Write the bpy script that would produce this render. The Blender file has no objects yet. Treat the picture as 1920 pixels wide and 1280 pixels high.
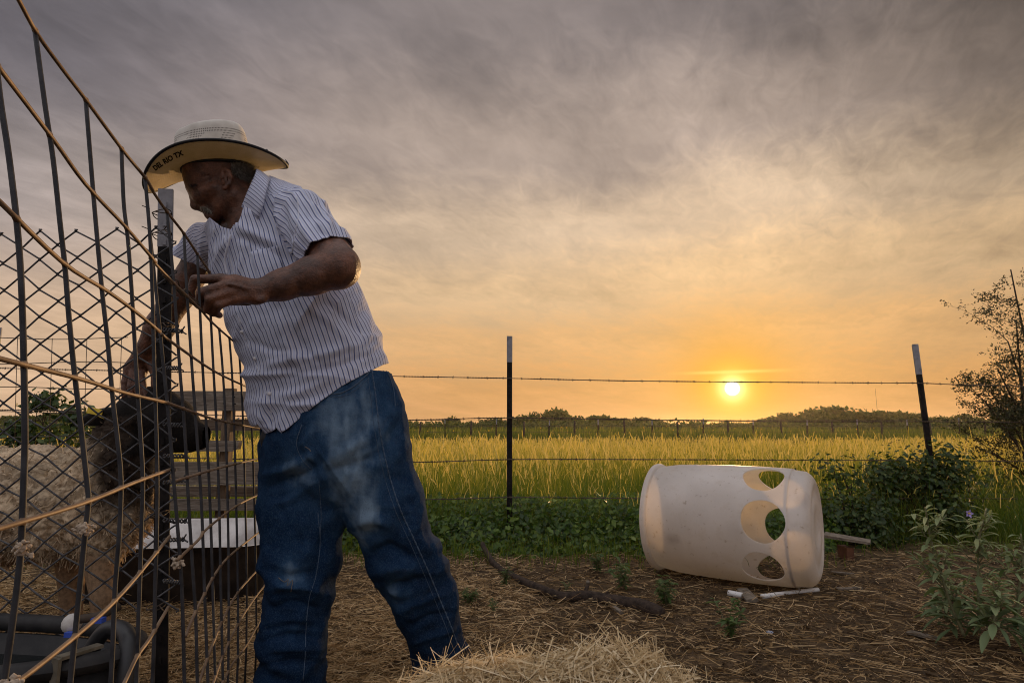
import bpy, bmesh, math, random, time
import numpy as np
from mathutils import Vector, Matrix
from mathutils.bvhtree import BVHTree
T0 = time.time()
R = math.radians
random.seed(7)
rng = np.random.default_rng(11)
scene = bpy.context.scene
COL = scene.collection

# ------------------------------------------------------------------ camera
F, CX, CY, HOR, CAMH = 1100.0, 960.0, 640.0, 805.0, 0.75
TH = math.atan((HOR - CY) / F)
cam = bpy.data.cameras.new('camera')
cam.sensor_width = 36.0
cam.lens = F / 1920.0 * 36.0
cam.clip_start, cam.clip_end = 0.05, 4000.0
camo = bpy.data.objects.new('camera', cam)
COL.objects.link(camo)
camo.location = (0, 0, CAMH)
camo.rotation_euler = (R(90) + TH, 0, 0)
scene.camera = camo

def ray(u, v):
    xc, yc = (u - CX) / F, (CY - v) / F
    return np.array([xc, math.cos(TH) - yc * math.sin(TH), math.sin(TH) + yc * math.cos(TH)])

def PT(u, v, d):
    """the point at forward distance d (metres) seen at photo pixel (u, v)"""
    r = ray(u, v)
    return np.array([0, 0, CAMH]) + r * (d / r[1])

def GP(u, v, z=0.0):
    """the ground point seen at photo pixel (u, v)"""
    r = ray(u, v)
    return np.array([0, 0, CAMH]) + r * ((z - CAMH) / r[2])

def proj(P):
    P = np.asarray(P, float) - np.array([0, 0, CAMH])
    y, z = P[..., 1], P[..., 2]
    zc = y * math.cos(TH) + z * math.sin(TH)
    yc = -y * math.sin(TH) + z * math.cos(TH)
    return CX + F * P[..., 0] / zc, CY - F * yc / zc

# ------------------------------------------------------------------ world, sun, exposure
SUND = ray(1373, 728); SUND /= np.linalg.norm(SUND)
SUN_EL = math.asin(SUND[2]); SUN_AZ = math.atan2(SUND[0], SUND[1])
world = bpy.data.worlds.new('World'); scene.world = world
world.use_nodes = True
wt = world.node_tree; wt.nodes.clear()

class NB:
    """small helper to write node expressions"""
    def __init__(s, nt): s.nt = nt
    def node(s, t, **kw):
        n = s.nt.nodes.new(t)
        for k, v in kw.items(): setattr(n, k, v)
        return n
    def put(s, sock, v):
        if isinstance(v, bpy.types.NodeSocket): s.nt.links.new(v, sock)
        elif v is not None:
            try: sock.default_value = v
            except TypeError: sock.default_value = tuple(v)
    def m(s, op, a, b=None, c=None, clamp=False):
        n = s.node('ShaderNodeMath', operation=op); n.use_clamp = clamp
        s.put(n.inputs[0], a); s.put(n.inputs[1], b); s.put(n.inputs[2], c)
        return n.outputs[0]
    def vm(s, op, a, b=None, out=0):
        n = s.node('ShaderNodeVectorMath', operation=op)
        s.put(n.inputs[0], a)
        if op == 'SCALE': s.put(n.inputs['Scale'], b)
        else: s.put(n.inputs[1], b)
        return n.outputs[out]
    def sep(s, v):
        n = s.node('ShaderNodeSeparateXYZ'); s.put(n.inputs[0], v); return n.outputs
    def comb(s, x, y, z):
        n = s.node('ShaderNodeCombineXYZ')
        for i, q in enumerate((x, y, z)): s.put(n.inputs[i], q)
        return n.outputs[0]
    def ramp(s, fac, stops, interp='LINEAR'):
        n = s.node('ShaderNodeValToRGB'); cr = n.color_ramp; cr.interpolation = interp
        while len(cr.elements) < len(stops): cr.elements.new(0.5)
        for e, (p, c) in zip(cr.elements, stops):
            e.position = p; e.color = (*c, 1) if len(c) == 3 else c
        s.put(n.inputs[0], fac); return n.outputs[0]
    def mix(s, fac, a, b, blend='MIX'):
        n = s.node('ShaderNodeMix', data_type='RGBA', blend_type=blend)
        s.put(n.inputs[0], fac)
        for i, q in ((6, a), (7, b)):
            if isinstance(q, tuple) and len(q) == 3: q = (*q, 1)
            s.put(n.inputs[i], q)
        return n.outputs[2]
    def noise(s, vec, scale, detail=4, rough=0.55, dist=0.0, out=0):
        n = s.node('ShaderNodeTexNoise')
        if vec is not None: s.put(n.inputs['Vector'], vec)
        n.inputs['Scale'].default_value = scale; n.inputs['Detail'].default_value = detail
        n.inputs['Roughness'].default_value = rough; n.inputs['Distortion'].default_value = dist
        return n.outputs[out]
    def rng(s, v, a, b, c, d, smooth=False):
        n = s.node('ShaderNodeMapRange'); n.interpolation_type = 'SMOOTHSTEP' if smooth else 'LINEAR'
        s.put(n.inputs[0], v)
        for i, q in enumerate((a, b, c, d)): n.inputs[i + 1].default_value = q
        return n.outputs[0]

w = NB(wt)
tc = w.node('ShaderNodeTexCoord')
D = w.vm('NORMALIZE', tc.outputs['Generated'])
dx, dy, dz = w.sep(D)[0:3]
zpos = w.m('MAXIMUM', dz, 0.0)
# cloud deck seen in perspective: streaks that run out towards the sun
den = w.m('ADD', zpos, 0.13)
px = w.m('DIVIDE', dx, den); py = w.m('DIVIDE', dy, den)
ca, sa = math.cos(R(-62)), math.sin(R(-62))
qx = w.m('ADD', w.m('MULTIPLY', px, ca), w.m('MULTIPLY', py, -sa))
qy = w.m('ADD', w.m('MULTIPLY', px, sa), w.m('MULTIPLY', py, ca))
cvec = w.comb(w.m('MULTIPLY', qx, 0.80), w.m('MULTIPLY', qy, 1.15), 3.7)
n_big = w.noise(cvec, 0.75, 5, 0.55, 0.6)
n_fine = w.noise(cvec, 2.6, 7, 0.6, 0.5)
n_rip = w.noise(w.comb(w.m('MULTIPLY', qx, 0.9), w.m('MULTIPLY', qy, 1.7), 8.1), 8.5, 6, 0.62, 0.8)
n_low = w.noise(w.comb(w.m('MULTIPLY', px, 0.5), w.m('MULTIPLY', py, 1.0), 1.3), 5.0, 5, 0.55, 0.4)
cl = w.m('ADD', w.m('ADD', w.m('MULTIPLY', w.m('SUBTRACT', n_big, 0.5), 1.25), w.m('MULTIPLY', w.m('SUBTRACT', n_fine, 0.5), 0.72)),
         w.m('ADD', w.m('MULTIPLY', w.m('SUBTRACT', n_low, 0.5), 0.30), w.m('MULTIPLY', w.m('MULTIPLY', w.m('SUBTRACT', n_rip, 0.5), 0.88), n_big)))
zsh = w.m('ADD', zpos, w.m('MULTIPLY', cl, -0.10))
front = w.ramp(zsh, [(0.0, (.67, .345, .135)), (.07, (.70, .365, .135)), (.14, (.74, .43, .19)), (.24, (.82, .56, .32)), (.33, (.72, .535, .37)),
                     (.44, (.47, .37, .31)), (.60, (.25, .21, .20)), (.72, (.33, .30, .31)), (.86, (.72, .70, .73)), (1.0, (1.0, .99, 1.03))], 'EASE')
back = w.ramp(zpos, [(0.0, (.42, .34, .31)), (.15, (.47, .43, .44)), (.45, (.72, .71, .77)), (.8, (.94, .93, .98)), (1.0, (1.0, .99, 1.03))], 'EASE')  # sky behind and overhead set brighter, an unseen fill for the foreground
hl = w.m('POWER', w.m('ADD', w.m('ADD', w.m('MULTIPLY', dx, dx), w.m('MULTIPLY', dy, dy)), 1e-4), 0.5)
caz = w.m('DIVIDE', w.m('ADD', w.m('MULTIPLY', dx, math.sin(SUN_AZ)), w.m('MULTIPLY', dy, math.cos(SUN_AZ))), hl)
side = w.rng(caz, 0.96, 0.40, 0.0, 1.0, True)
sidecol = w.ramp(zpos, [(0.0, (.76, .50, .31)), (.12, (.74, .52, .35)), (.3, (.48, .405, .385)), (.48, (.27, .245, .275)), (.66, (.28, .265, .30)), (.84, (.70, .69, .73)), (1.0, (1.0, .99, 1.03))], 'EASE')
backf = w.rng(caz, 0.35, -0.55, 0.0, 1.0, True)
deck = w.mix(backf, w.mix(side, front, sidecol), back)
light = w.m('MAXIMUM', w.m('ADD', w.m('MULTIPLY', cl, w.rng(zpos, 0.02, 0.3, 0.35, 0.85)), 1.0), 0.3)
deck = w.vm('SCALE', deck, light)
# corner darkening put into the cloud deck, high up at either side
def deck_gain(u, v, sig, amt):
    dd = ray(u, v); dd /= np.linalg.norm(dd)
    an = w.m('MULTIPLY', w.m('ARCCOSINE', w.m('MINIMUM', w.vm('DOT_PRODUCT', D, tuple(dd), out=1), 1.0)), 180 / math.pi)
    an = w.m('ADD', an, w.m('MULTIPLY', cl, 9.0))
    return w.m('SUBTRACT', 1.0, w.m('MULTIPLY', w.m('EXPONENT', w.m('MULTIPLY', w.m('POWER', w.m('DIVIDE', an, sig), 2.0), -1.0)), amt))
deck = w.vm('SCALE', deck, w.m('MULTIPLY', deck_gain(2010, -70, 19.0, .68), w.m('MULTIPLY', deck_gain(-90, -90, 19.0, .46), deck_gain(1060, 420, 12.0, -.02))))
# open sky behind the thin cloud
sky = w.node('ShaderNodeTexSky', sky_type='NISHITA')
sky.sun_disc = False
sky.sun_elevation = SUN_EL; sky.sun_rotation = SUN_AZ
sky.air_density, sky.dust_density = 1.2, 2.5
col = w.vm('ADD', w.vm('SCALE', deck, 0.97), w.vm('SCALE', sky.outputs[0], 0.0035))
# the low sun behind haze
sdot = w.vm('DOT_PRODUCT', D, tuple(SUND), out=1)
ang = w.m('MULTIPLY', w.m('ARCCOSINE', w.m('MINIMUM', sdot, 1.0)), 180 / math.pi)
def gau(sig): return w.m('EXPONENT', w.m('MULTIPLY', w.m('POWER', w.m('DIVIDE', ang, sig), 2.0), -1.0))
col = w.mix(w.m('MULTIPLY', gau(10.0), 0.30), col, (.95, .50, .10))
col = w.mix(w.m('MULTIPLY', gau(4.6), 0.84), col, (1.02, .44, .015))
col = w.mix(w.m('MULTIPLY', gau(1.9), 0.92), col, (1.25, .80, .10))
col = w.mix(w.m('MULTIPLY', gau(0.95), 0.9), col, (2.2, 1.8, .70))
streak = w.m('MULTIPLY', w.rng(w.m('ABSOLUTE', w.m('SUBTRACT', dz, math.sin(SUN_EL) + 0.0262)), 0.0, 0.0045, 1.0, 0.0, True), gau(3.4))
col = w.mix(w.m('MULTIPLY', streak, 0.8), col, (1.4, .90, .22))
disc = w.rng(ang, 0.70, 0.34, 0.0, 1.0, True)
col = w.mix(disc, col, (9.0, 8.6, 6.4))
bg = w.node('ShaderNodeBackground')
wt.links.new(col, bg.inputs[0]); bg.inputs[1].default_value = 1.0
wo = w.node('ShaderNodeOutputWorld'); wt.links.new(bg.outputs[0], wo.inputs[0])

sun = bpy.data.lights.new('sun', 'SUN')
sun.energy = 3.0; sun.angle = R(1.5); sun.color = (1.0, 0.60, 0.27)
suno = bpy.data.objects.new('sun', sun); COL.objects.link(suno)
suno.rotation_euler = Vector(SUND).to_track_quat('Z', 'Y').to_euler()
suno.location = (10, 30, 12)

scene.view_settings.view_transform = 'Standard'
scene.view_settings.look = 'None'
scene.view_settings.exposure = 0.0
scene.view_settings.gamma = 1.0
scene.view_settings.use_curve_mapping = False
scene.render.engine = 'CYCLES'
scene.cycles.max_bounces = 7
scene.cycles.diffuse_bounces = 4
scene.cycles.transparent_max_bounces = 8
scene.cycles.use_denoising = True
scene.cycles.pixel_filter_type = 'BLACKMAN_HARRIS'
scene.cycles.filter_width = 1.05

# ------------------------------------------------------------------ mesh helpers
def unit(a):
    a = np.asarray(a, float); n = np.linalg.norm(a); return a / n if n > 1e-12 else a

def tag(o, label=None, cat=None, group=None, kind=None):
    if label: o['label'] = label
    if cat: o['category'] = cat
    if group: o['group'] = group
    if kind: o['kind'] = kind
    return o

def link(o, parent=None):
    COL.objects.link(o)
    if parent is not None:
        o.parent = parent
        loc = Vector((0, 0, 0)); p = parent
        while p is not None:
            loc += Vector(p.location); p = p.parent
        o.location = o.location - loc
    return o

def empty(name, loc, label, cat, group=None):
    o = bpy.data.objects.new(name, None); o.location = tuple(loc); o.empty_display_size = 0.1
    COL.objects.link(o)
    return tag(o, label, cat, group)

def npmesh(name, V, Fq=None, Ft=None, mats=(), attrs=None, smooth=True, fmat=None):
    """mesh from numpy arrays: quads Fq (n,4), triangles Ft (n,3)"""
    V = np.asarray(V, np.float32)
    me = bpy.data.meshes.new(name)
    fs, tot = [], []
    if Fq is not None and len(Fq): fs.append(np.asarray(Fq, np.int32).ravel()); tot.append(np.full(len(Fq), 4, np.int32))
    if Ft is not None and len(Ft): fs.append(np.asarray(Ft, np.int32).ravel()); tot.append(np.full(len(Ft), 3, np.int32))
    loops = np.concatenate(fs); tots = np.concatenate(tot)
    starts = np.concatenate([[0], np.cumsum(tots)[:-1]]).astype(np.int32)
    me.vertices.add(len(V)); me.vertices.foreach_set('co', V.ravel())
    me.loops.add(len(loops)); me.loops.foreach_set('vertex_index', loops)
    me.polygons.add(len(tots)); me.polygons.foreach_set('loop_start', starts)
    try: me.polygons.foreach_set('loop_total', tots)
    except Exception: pass
    me.update(calc_edges=True)
    if smooth: me.polygons.foreach_set('use_smooth', np.ones(len(tots), bool))
    if fmat is not None: me.polygons.foreach_set('material_index', np.asarray(fmat, np.int32))
    for k, a in (attrs or {}).items():
        a = np.asarray(a, np.float32)
        if a.ndim == 2:
            at = me.attributes.new(k, 'FLOAT_COLOR', 'POINT')
            if a.shape[1] == 3: a = np.concatenate([a, np.ones((len(a), 1), np.float32)], 1)
            at.data.foreach_set('color', a.ravel())
        else:
            at = me.attributes.new(k, 'FLOAT', 'POINT'); at.data.foreach_set('value', a)
    for m in (mats if isinstance(mats, (list, tuple)) else [mats]): me.materials.append(m)
    me.update()
    return me

def obj(name, me, parent=None, label=None, cat=None, group=None, kind=None):
    o = bpy.data.objects.new(name, me)
    link(o, parent)
    return tag(o, label, cat, group, kind)

class MB:
    """collects polygons; build() links them as one mesh object"""
    def __init__(s): s.v = []; s.f = []; s.at = {}; s.n = 0
    def add(s, V, Fs, **at):
        V = np.asarray(V, float).reshape(-1, 3)
        s.v.append(V); s.f += [tuple(int(i) + s.n for i in f) for f in Fs]
        for k, a in at.items():
            s.at.setdefault(k, []).append((s.n, np.broadcast_to(np.asarray(a, float), (len(V),)).copy()))
        s.n += len(V); return s
    def tube(s, P, r, seg=6, cap=True, **at):
        V, Fs = tube(P, r, seg, cap); return s.add(V, Fs, **at)
    def box(s, c, size, rot=None, jit=0.0, **at):
        V, Fs = box(c, size, rot, jit); return s.add(V, Fs, **at)
    def mesh(s, name, mat, smooth=True):
        me = bpy.data.meshes.new(name)
        V = np.concatenate(s.v) if s.v else np.zeros((0, 3))
        me.from_pydata(V.tolist(), [], s.f)
        for m in (mat if isinstance(mat, (list, tuple)) else [mat]): me.materials.append(m)
        for k, lst in s.at.items():
            at = me.attributes.new(k, 'FLOAT', 'POINT'); a = np.zeros(len(V), np.float32)
            for i, x in lst: a[i:i + len(x)] = x
            at.data.foreach_set('value', a)
        if smooth: me.polygons.foreach_set('use_smooth', np.ones(len(me.polygons), bool))
        me.update(); return me
    def build(s, name, mat, parent=None, smooth=True, **kw):
        return obj(name, s.mesh(name, mat, smooth), parent, **kw)

def tube(P, r, seg=6, cap=True):
    P = np.asarray(P, float); n = len(P)
    r = np.broadcast_to(np.asarray(r, float), (n,))
    Tn = np.gradient(P, axis=0) if n > 2 else np.repeat((P[1] - P[0])[None], 2, 0)
    Tn = Tn / np.maximum(np.linalg.norm(Tn, axis=1, keepdims=True), 1e-9)
    up = np.array([0, 0, 1.0]) if abs(Tn[0][2]) < 0.9 else np.array([1.0, 0, 0])
    a = unit(np.cross(Tn[0], up)); V = []
    for i in range(n):
        a = unit(a - Tn[i] * np.dot(a, Tn[i])); b = np.cross(Tn[i], a)
        for k in range(seg):
            t = 2 * math.pi * k / seg
            V.append(P[i] + r[i] * (math.cos(t) * a + math.sin(t) * b))
    Fs = []
    for i in range(n - 1):
        for k in range(seg):
            k2 = (k + 1) % seg
            Fs.append((i * seg + k, i * seg + k2, (i + 1) * seg + k2, (i + 1) * seg + k))
    if cap:
        Fs.append(tuple(range(seg))[::-1]); Fs.append(tuple((n - 1) * seg + k for k in range(seg)))
    return np.array(V), Fs

def box(c, size, rot=None, jit=0.0):
    V = np.array([(x, y, z) for x in (-.5, .5) for y in (-.5, .5) for z in (-.5, .5)]) * np.asarray(size)
    if jit: V = V + np.random.default_rng(int(abs(c[0] * 977 + c[2] * 331 + c[1] * 71)) % 9999).normal(0, jit, V.shape)
    if rot is not None: V = V @ np.asarray(rot).T
    V = V + np.asarray(c)
    return V, [(0, 1, 3, 2), (4, 6, 7, 5), (0, 4, 5, 1), (2, 3, 7, 6), (0, 2, 6, 4), (1, 5, 7, 3)]

def rotz(a): c, s_ = math.cos(a), math.sin(a); return np.array([[c, -s_, 0], [s_, c, 0], [0, 0, 1.0]])
def roty(a): c, s_ = math.cos(a), math.sin(a); return np.array([[c, 0, s_], [0, 1.0, 0], [-s_, 0, c]])
def rotx(a): c, s_ = math.cos(a), math.sin(a); return np.array([[1.0, 0, 0], [0, c, -s_], [0, s_, c]])

def crom(P, sub=4):
    """Catmull-Rom through points"""
    P = np.asarray(P, float)
    if len(P) < 3: return np.array([P[0] + (P[-1] - P[0]) * t for t in np.linspace(0, 1, sub + 1)])
    Q = np.vstack([2 * P[0] - P[1], P, 2 * P[-1] - P[-2]]); out = []
    for i in range(1, len(Q) - 2):
        p0, p1, p2, p3 = Q[i - 1:i + 3]
        for t in np.linspace(0, 1, sub, endpoint=False):
            out.append(.5 * ((2 * p1) + (-p0 + p2) * t + (2 * p0 - 5 * p1 + 4 * p2 - p3) * t * t + (-p0 + 3 * p1 - 3 * p2 + p3) * t ** 3))
    out.append(P[-1]); return np.array(out)

# ------------------------------------------------------------------ noise on points
def _hash(i, j, k, seed):
    h = (i * 374761393 + j * 668265263 + k * 2147483647 + seed * 1274126177) & 0xFFFFFFFF
    h = ((h ^ (h >> 13)) * 1274126177) & 0xFFFFFFFF
    return ((h ^ (h >> 16)) & 0xFFFF) / 65535.0
def vnoise(P, scale, seed=0):
    P = np.asarray(P, float) * scale + 1000.0
    I = np.floor(P).astype(np.int64); f = P - I; f = f * f * (3 - 2 * f); out = 0
    for a in (0, 1):
        for b in (0, 1):
            for c in (0, 1):
                wgt = (f[:, 0] if a else 1 - f[:, 0]) * (f[:, 1] if b else 1 - f[:, 1]) * (f[:, 2] if c else 1 - f[:, 2])
                out = out + wgt * _hash(I[:, 0] + a, I[:, 1] + b, I[:, 2] + c, seed)
    return out * 2 - 1
def fbm(P, scale, octs=3, seed=0):
    s_, a, t = 0, 1.0, 0
    for o in range(octs):
        s_ = s_ + a * vnoise(P, scale * 2 ** o, seed + o); t += a; a *= .5
    return s_ / t

# ------------------------------------------------------------------ signed distance modelling
class Field:
    def __init__(s, lo, hi, h):
        s.lo = np.asarray(lo, float); s.h = h
        s.n = np.ceil((np.asarray(hi) - s.lo) / h).astype(int) + 1
        s.f = np.full(s.n, 9.0, np.float32)
    def sub(s, lo, hi):
        a = np.clip(np.floor((lo - s.lo) / s.h).astype(int), 0, s.n); b = np.clip(np.ceil((hi - s.lo) / s.h).astype(int) + 1, 0, s.n)
        sl = tuple(slice(x, y) for x, y in zip(a, b))
        ax = [s.lo[i] + s.h * np.arange(a[i], b[i]) for i in range(3)]
        return sl, ax
    def put(s, sl, d, k, neg=False):
        f = s.f[sl]
        if f.size == 0: return
        d = d.astype(np.float32)
        if neg:
            h = np.clip(.5 - .5 * (f + d) / k, 0, 1); s.f[sl] = f * (1 - h) - d * h + k * h * (1 - h)
        else:
            h = np.clip(.5 + .5 * (f - d) / k, 0, 1); s.f[sl] = f * (1 - h) + d * h - k * h * (1 - h)
    def cap(s, a, b, ra, rb=None, k=.01, neg=False):
        rb = ra if rb is None else rb
        a, b = np.asarray(a, float), np.asarray(b, float)
        m = max(ra, rb) + 2 * k + 2 * s.h
        sl, (X, Y, Z) = s.sub(np.minimum(a, b) - m, np.maximum(a, b) + m)
        ab = b - a; L2 = max(ab @ ab, 1e-12)
        x, y, z = X[:, None, None] - a[0], Y[None, :, None] - a[1], Z[None, None, :] - a[2]
        t = np.clip((x * ab[0] + y * ab[1] + z * ab[2]) / L2, 0, 1)
        d = np.sqrt((x - t * ab[0]) ** 2 + (y - t * ab[1]) ** 2 + (z - t * ab[2]) ** 2) - (ra + (rb - ra) * t)
        s.put(sl, d, k, neg)
    def ell(s, c, axes, radii, k=.01, neg=False):
        c = np.asarray(c, float); A = np.asarray(axes, float); r = np.asarray(radii, float)
        m = max(radii) + 2 * k + 2 * s.h
        sl, (X, Y, Z) = s.sub(c - m, c + m)
        x, y, z = X[:, None, None] - c[0], Y[None, :, None] - c[1], Z[None, None, :] - c[2]
        q = [(x * A[i, 0] + y * A[i, 1] + z * A[i, 2]) / r[i] for i in range(3)]
        k0 = np.sqrt(q[0] ** 2 + q[1] ** 2 + q[2] ** 2) + 1e-6
        k1 = np.sqrt((q[0] / r[0]) ** 2 + (q[1] / r[1]) ** 2 + (q[2] / r[2]) ** 2) + 1e-6
        s.put(sl, np.minimum(k0 * (k0 - 1) / k1, (k0 - 1) * max(radii)), k, neg)
    def ecap(s, a, b, wa, da, wb, db, wdir, k=.02):
        """capsule with an elliptic section: half-width along wdir and half-depth across it"""
        a, b = np.asarray(a, float), np.asarray(b, float)
        m = max(wa, wb, da, db) + 2 * k + 2 * s.h
        sl, (X, Y, Z) = s.sub(np.minimum(a, b) - m, np.maximum(a, b) + m)
        ab = b - a; L = np.linalg.norm(ab); l = ab / L
        wv = unit(wdir - l * (wdir @ l)); dv = np.cross(l, wv)
        x, y, z = X[:, None, None] - a[0], Y[None, :, None] - a[1], Z[None, None, :] - a[2]
        tl = x * l[0] + y * l[1] + z * l[2]; t = np.clip(tl / L, 0, 1); ql = tl - t * L
        qw = x * wv[0] + y * wv[1] + z * wv[2]; qd = x * dv[0] + y * dv[1] + z * dv[2]
        W = wa + (wb - wa) * t; Dd = da + (db - da) * t; M = np.minimum(W, Dd)
        d = (np.sqrt((qw / W) ** 2 + (qd / Dd) ** 2 + (ql / M) ** 2) - 1) * M
        s.put(sl, d, k)
    def chain(s, st, k=.02):
        """st: list of (L(u,v), R(u,v), d, half-depth)"""
        q = []
        for L_, R_, d, hd in st:
            l, r = PT(*L_, d), PT(*R_, d); q.append(((l + r) / 2, r - l, np.linalg.norm(r - l) / 2, hd))
        for (c0, w0, h0, d0), (c1, w1, h1, d1) in zip(q[:-1], q[1:]):
            s.ecap(c0, c1, h0, d0, h1, d1, unit(unit(w0) + unit(w1)), k)
        return q
    def mesh(s):
        f = s.f; sg = f < 0
        def cr(a):
            return (a[:-1, :-1, :-1], a[1:, :-1, :-1], a[:-1, 1:, :-1], a[1:, 1:, :-1], a[:-1, :-1, 1:], a[1:, :-1, 1:], a[:-1, 1:, 1:], a[1:, 1:, 1:])
        cs = cr(sg); any_ = np.zeros_like(cs[0]); all_ = np.ones_like(cs[0])
        for c in cs: any_ |= c; all_ &= c
        act = any_ & ~all_
        ijk = np.argwhere(act); n = len(ijk)
        idx = np.full(act.shape, -1, np.int32); idx[tuple(ijk.T)] = np.arange(n)
        offs = np.array([(0, 0, 0), (1, 0, 0), (0, 1, 0), (1, 1, 0), (0, 0, 1), (1, 0, 1), (0, 1, 1), (1, 1, 1)])
        vals = np.stack([f[tuple((ijk + o).T)] for o in offs], 1)
        acc = np.zeros((n, 3)); cnt = np.zeros(n)
        for a in range(8):
            for b in range(a + 1, 8):
                if np.abs(offs[a] - offs[b]).sum() != 1: continue
                va, vb = vals[:, a], vals[:, b]; m = (va < 0) != (vb < 0)
                t = np.where(m, va / np.where(m, va - vb, 1), 0)
                acc += np.where(m[:, None], offs[a] + t[:, None] * (offs[b] - offs[a]), 0); cnt += m
        V = s.lo + s.h * (ijk + acc / cnt[:, None])
        quads = []
        for ax in range(3):
            o1, o2 = [(1, 2), (2, 0), (0, 1)][ax]
            lo = [slice(1, -1)] * 3; lo[ax] = slice(0, -1); hi = list(lo); hi[ax] = slice(1, None)
            A, B = sg[tuple(lo)], sg[tuple(hi)]
            for flip, m in ((False, A & ~B), (True, ~A & B)):
                e = np.argwhere(m)
                if not len(e): continue
                e = e.copy()
                for q in range(3):
                    if q != ax: e[:, q] += 1
                c = []
                for da, db in ((0, 0), (1, 0), (1, 1), (0, 1)):
                    g = e.copy(); g[:, o1] -= da; g[:, o2] -= db
                    c.append(idx[tuple(g.T)])
                q4 = np.stack(c, 1)
                quads.append(q4[:, ::-1] if flip else q4)
        Q = np.concatenate(quads); Q = Q[(Q >= 0).all(1)]
        return V, Q

def vnormals(V, Q):
    a, b, c, d = (V[Q[:, i]] for i in range(4))
    fn = np.cross(c - a, d - b); N = np.zeros_like(V)
    for i in range(4): np.add.at(N, Q[:, i], fn)
    return N / np.maximum(np.linalg.norm(N, axis=1, keepdims=True), 1e-12)

def smoothV(V, Q, it=2, lam=.5):
    for _ in range(it):
        S = np.zeros_like(V); c = np.zeros(len(V))
        for i in range(4):
            np.add.at(S, Q[:, i], V[Q[:, (i + 1) % 4]]); np.add.at(S, Q[:, i], V[Q[:, (i - 1) % 4]]); np.add.at(c, Q[:, i], 2)
        V = V + lam * (S / np.maximum(c, 1)[:, None] - V)
    return V

def clip(V, T, g, attrs):
    """keep the part of triangle mesh where g > 0, cutting faces exactly at g = 0"""
    V = list(map(np.array, V)) if False else V
    ins = g > 0; c = ins[T].sum(1)
    keep = T[c == 3]; newV, newA, cache, tris = [], {k: [] for k in attrs}, {}, []
    base = len(V)
    def cut(i, j):
        key = (min(i, j), max(i, j))
        if key not in cache:
            t = g[i] / (g[i] - g[j]); cache[key] = base + len(newV)
            newV.append(V[i] + t * (V[j] - V[i]))
            for k, a in attrs.items(): newA[k].append(a[i] + t * (a[j] - a[i]))
        return cache[key]
    for tri in T[(c == 1) | (c == 2)]:
        for s_ in range(3):
            i, j, k = tri[s_], tri[(s_ + 1) % 3], tri[(s_ + 2) % 3]
            if ins[i] and not ins[j] and not ins[k]:
                tris.append((i, cut(i, j), cut(i, k))); break
            if ins[i] and ins[j] and not ins[k]:
                a, b = cut(j, k), cut(i, k); tris.append((i, j, a)); tris.append((i, a, b)); break
    if newV:
        V = np.vstack([V, np.array(newV)]); T = np.vstack([keep, np.array(tris, int)]) if tris else keep
        attrs = {k: np.concatenate([a, np.array(newA[k])]) for k, a in attrs.items()}
    else: T = keep
    used = np.unique(T); mp = np.full(len(V), -1); mp[used] = np.arange(len(used))
    return V[used], mp[T], {k: a[used] for k, a in attrs.items()}

def q2t(Q): return np.vstack([Q[:, [0, 1, 2]], Q[:, [0, 2, 3]]])

# ------------------------------------------------------------------ materials
def material(name, rough=0.7, spec=0.3, metal=0.0):
    m = bpy.data.materials.new(name); m.use_nodes = True
    nt = m.node_tree; b = nt.nodes['Principled BSDF']
    b.inputs['Roughness'].default_value = rough
    b.inputs['Specular IOR Level'].default_value = spec
    b.inputs['Metallic'].default_value = metal
    n = NB(nt); n.b = b; n.m_ = m
    return m, n
def attr(n, name, out='Fac'):
    a = n.node('ShaderNodeAttribute'); a.attribute_name = name; return a.outputs[out]
def bump(n, h, strength=.3, dist=.01):
    bp = n.node('ShaderNodeBump'); bp.inputs['Strength'].default_value = strength; bp.inputs['Distance'].default_value = dist
    n.put(bp.inputs['Height'], h); n.nt.links.new(bp.outputs[0], n.b.inputs['Normal'])
def ocoord(n): return n.node('ShaderNodeTexCoord').outputs['Object']
def simple(name, c0, c1, scale=30, rough=.7, spec=.3, metal=0, bs=.2, bd=.003, detail=5, lo=.35, hi=.65):
    m, n = material(name, rough, spec, metal); oc = ocoord(n)
    nz = n.noise(oc, scale, detail, .6)
    n.put(n.b.inputs['Base Color'], n.ramp(nz, [(lo, c0), (hi, c1)]))
    if bs: bump(n, n.noise(oc, scale * 2.5, 4, .6), bs, bd)
    return m
def leafmat(name, stops, transl=.35, rough=.5, tint=(1.25, 1.2, .6)):
    m, n = material(name, rough, .35)
    c = n.ramp(attr(n, 'tone'), stops)
    n.put(n.b.inputs['Base Color'], c)
    tr = n.node('ShaderNodeBsdfTranslucent'); n.put(tr.inputs[0], n.mix(1.0, c, tint, 'MULTIPLY'))
    ms = n.node('ShaderNodeMixShader'); ms.inputs[0].default_value = transl
    out = n.nt.nodes['Material Output']
    n.nt.links.new(n.b.outputs[0], ms.inputs[1]); n.nt.links.new(tr.outputs[0], ms.inputs[2]); n.nt.links.new(ms.outputs[0], out.inputs[0])
    return m

# ------------------------------------------------------------------ material library
M = {}
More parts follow.
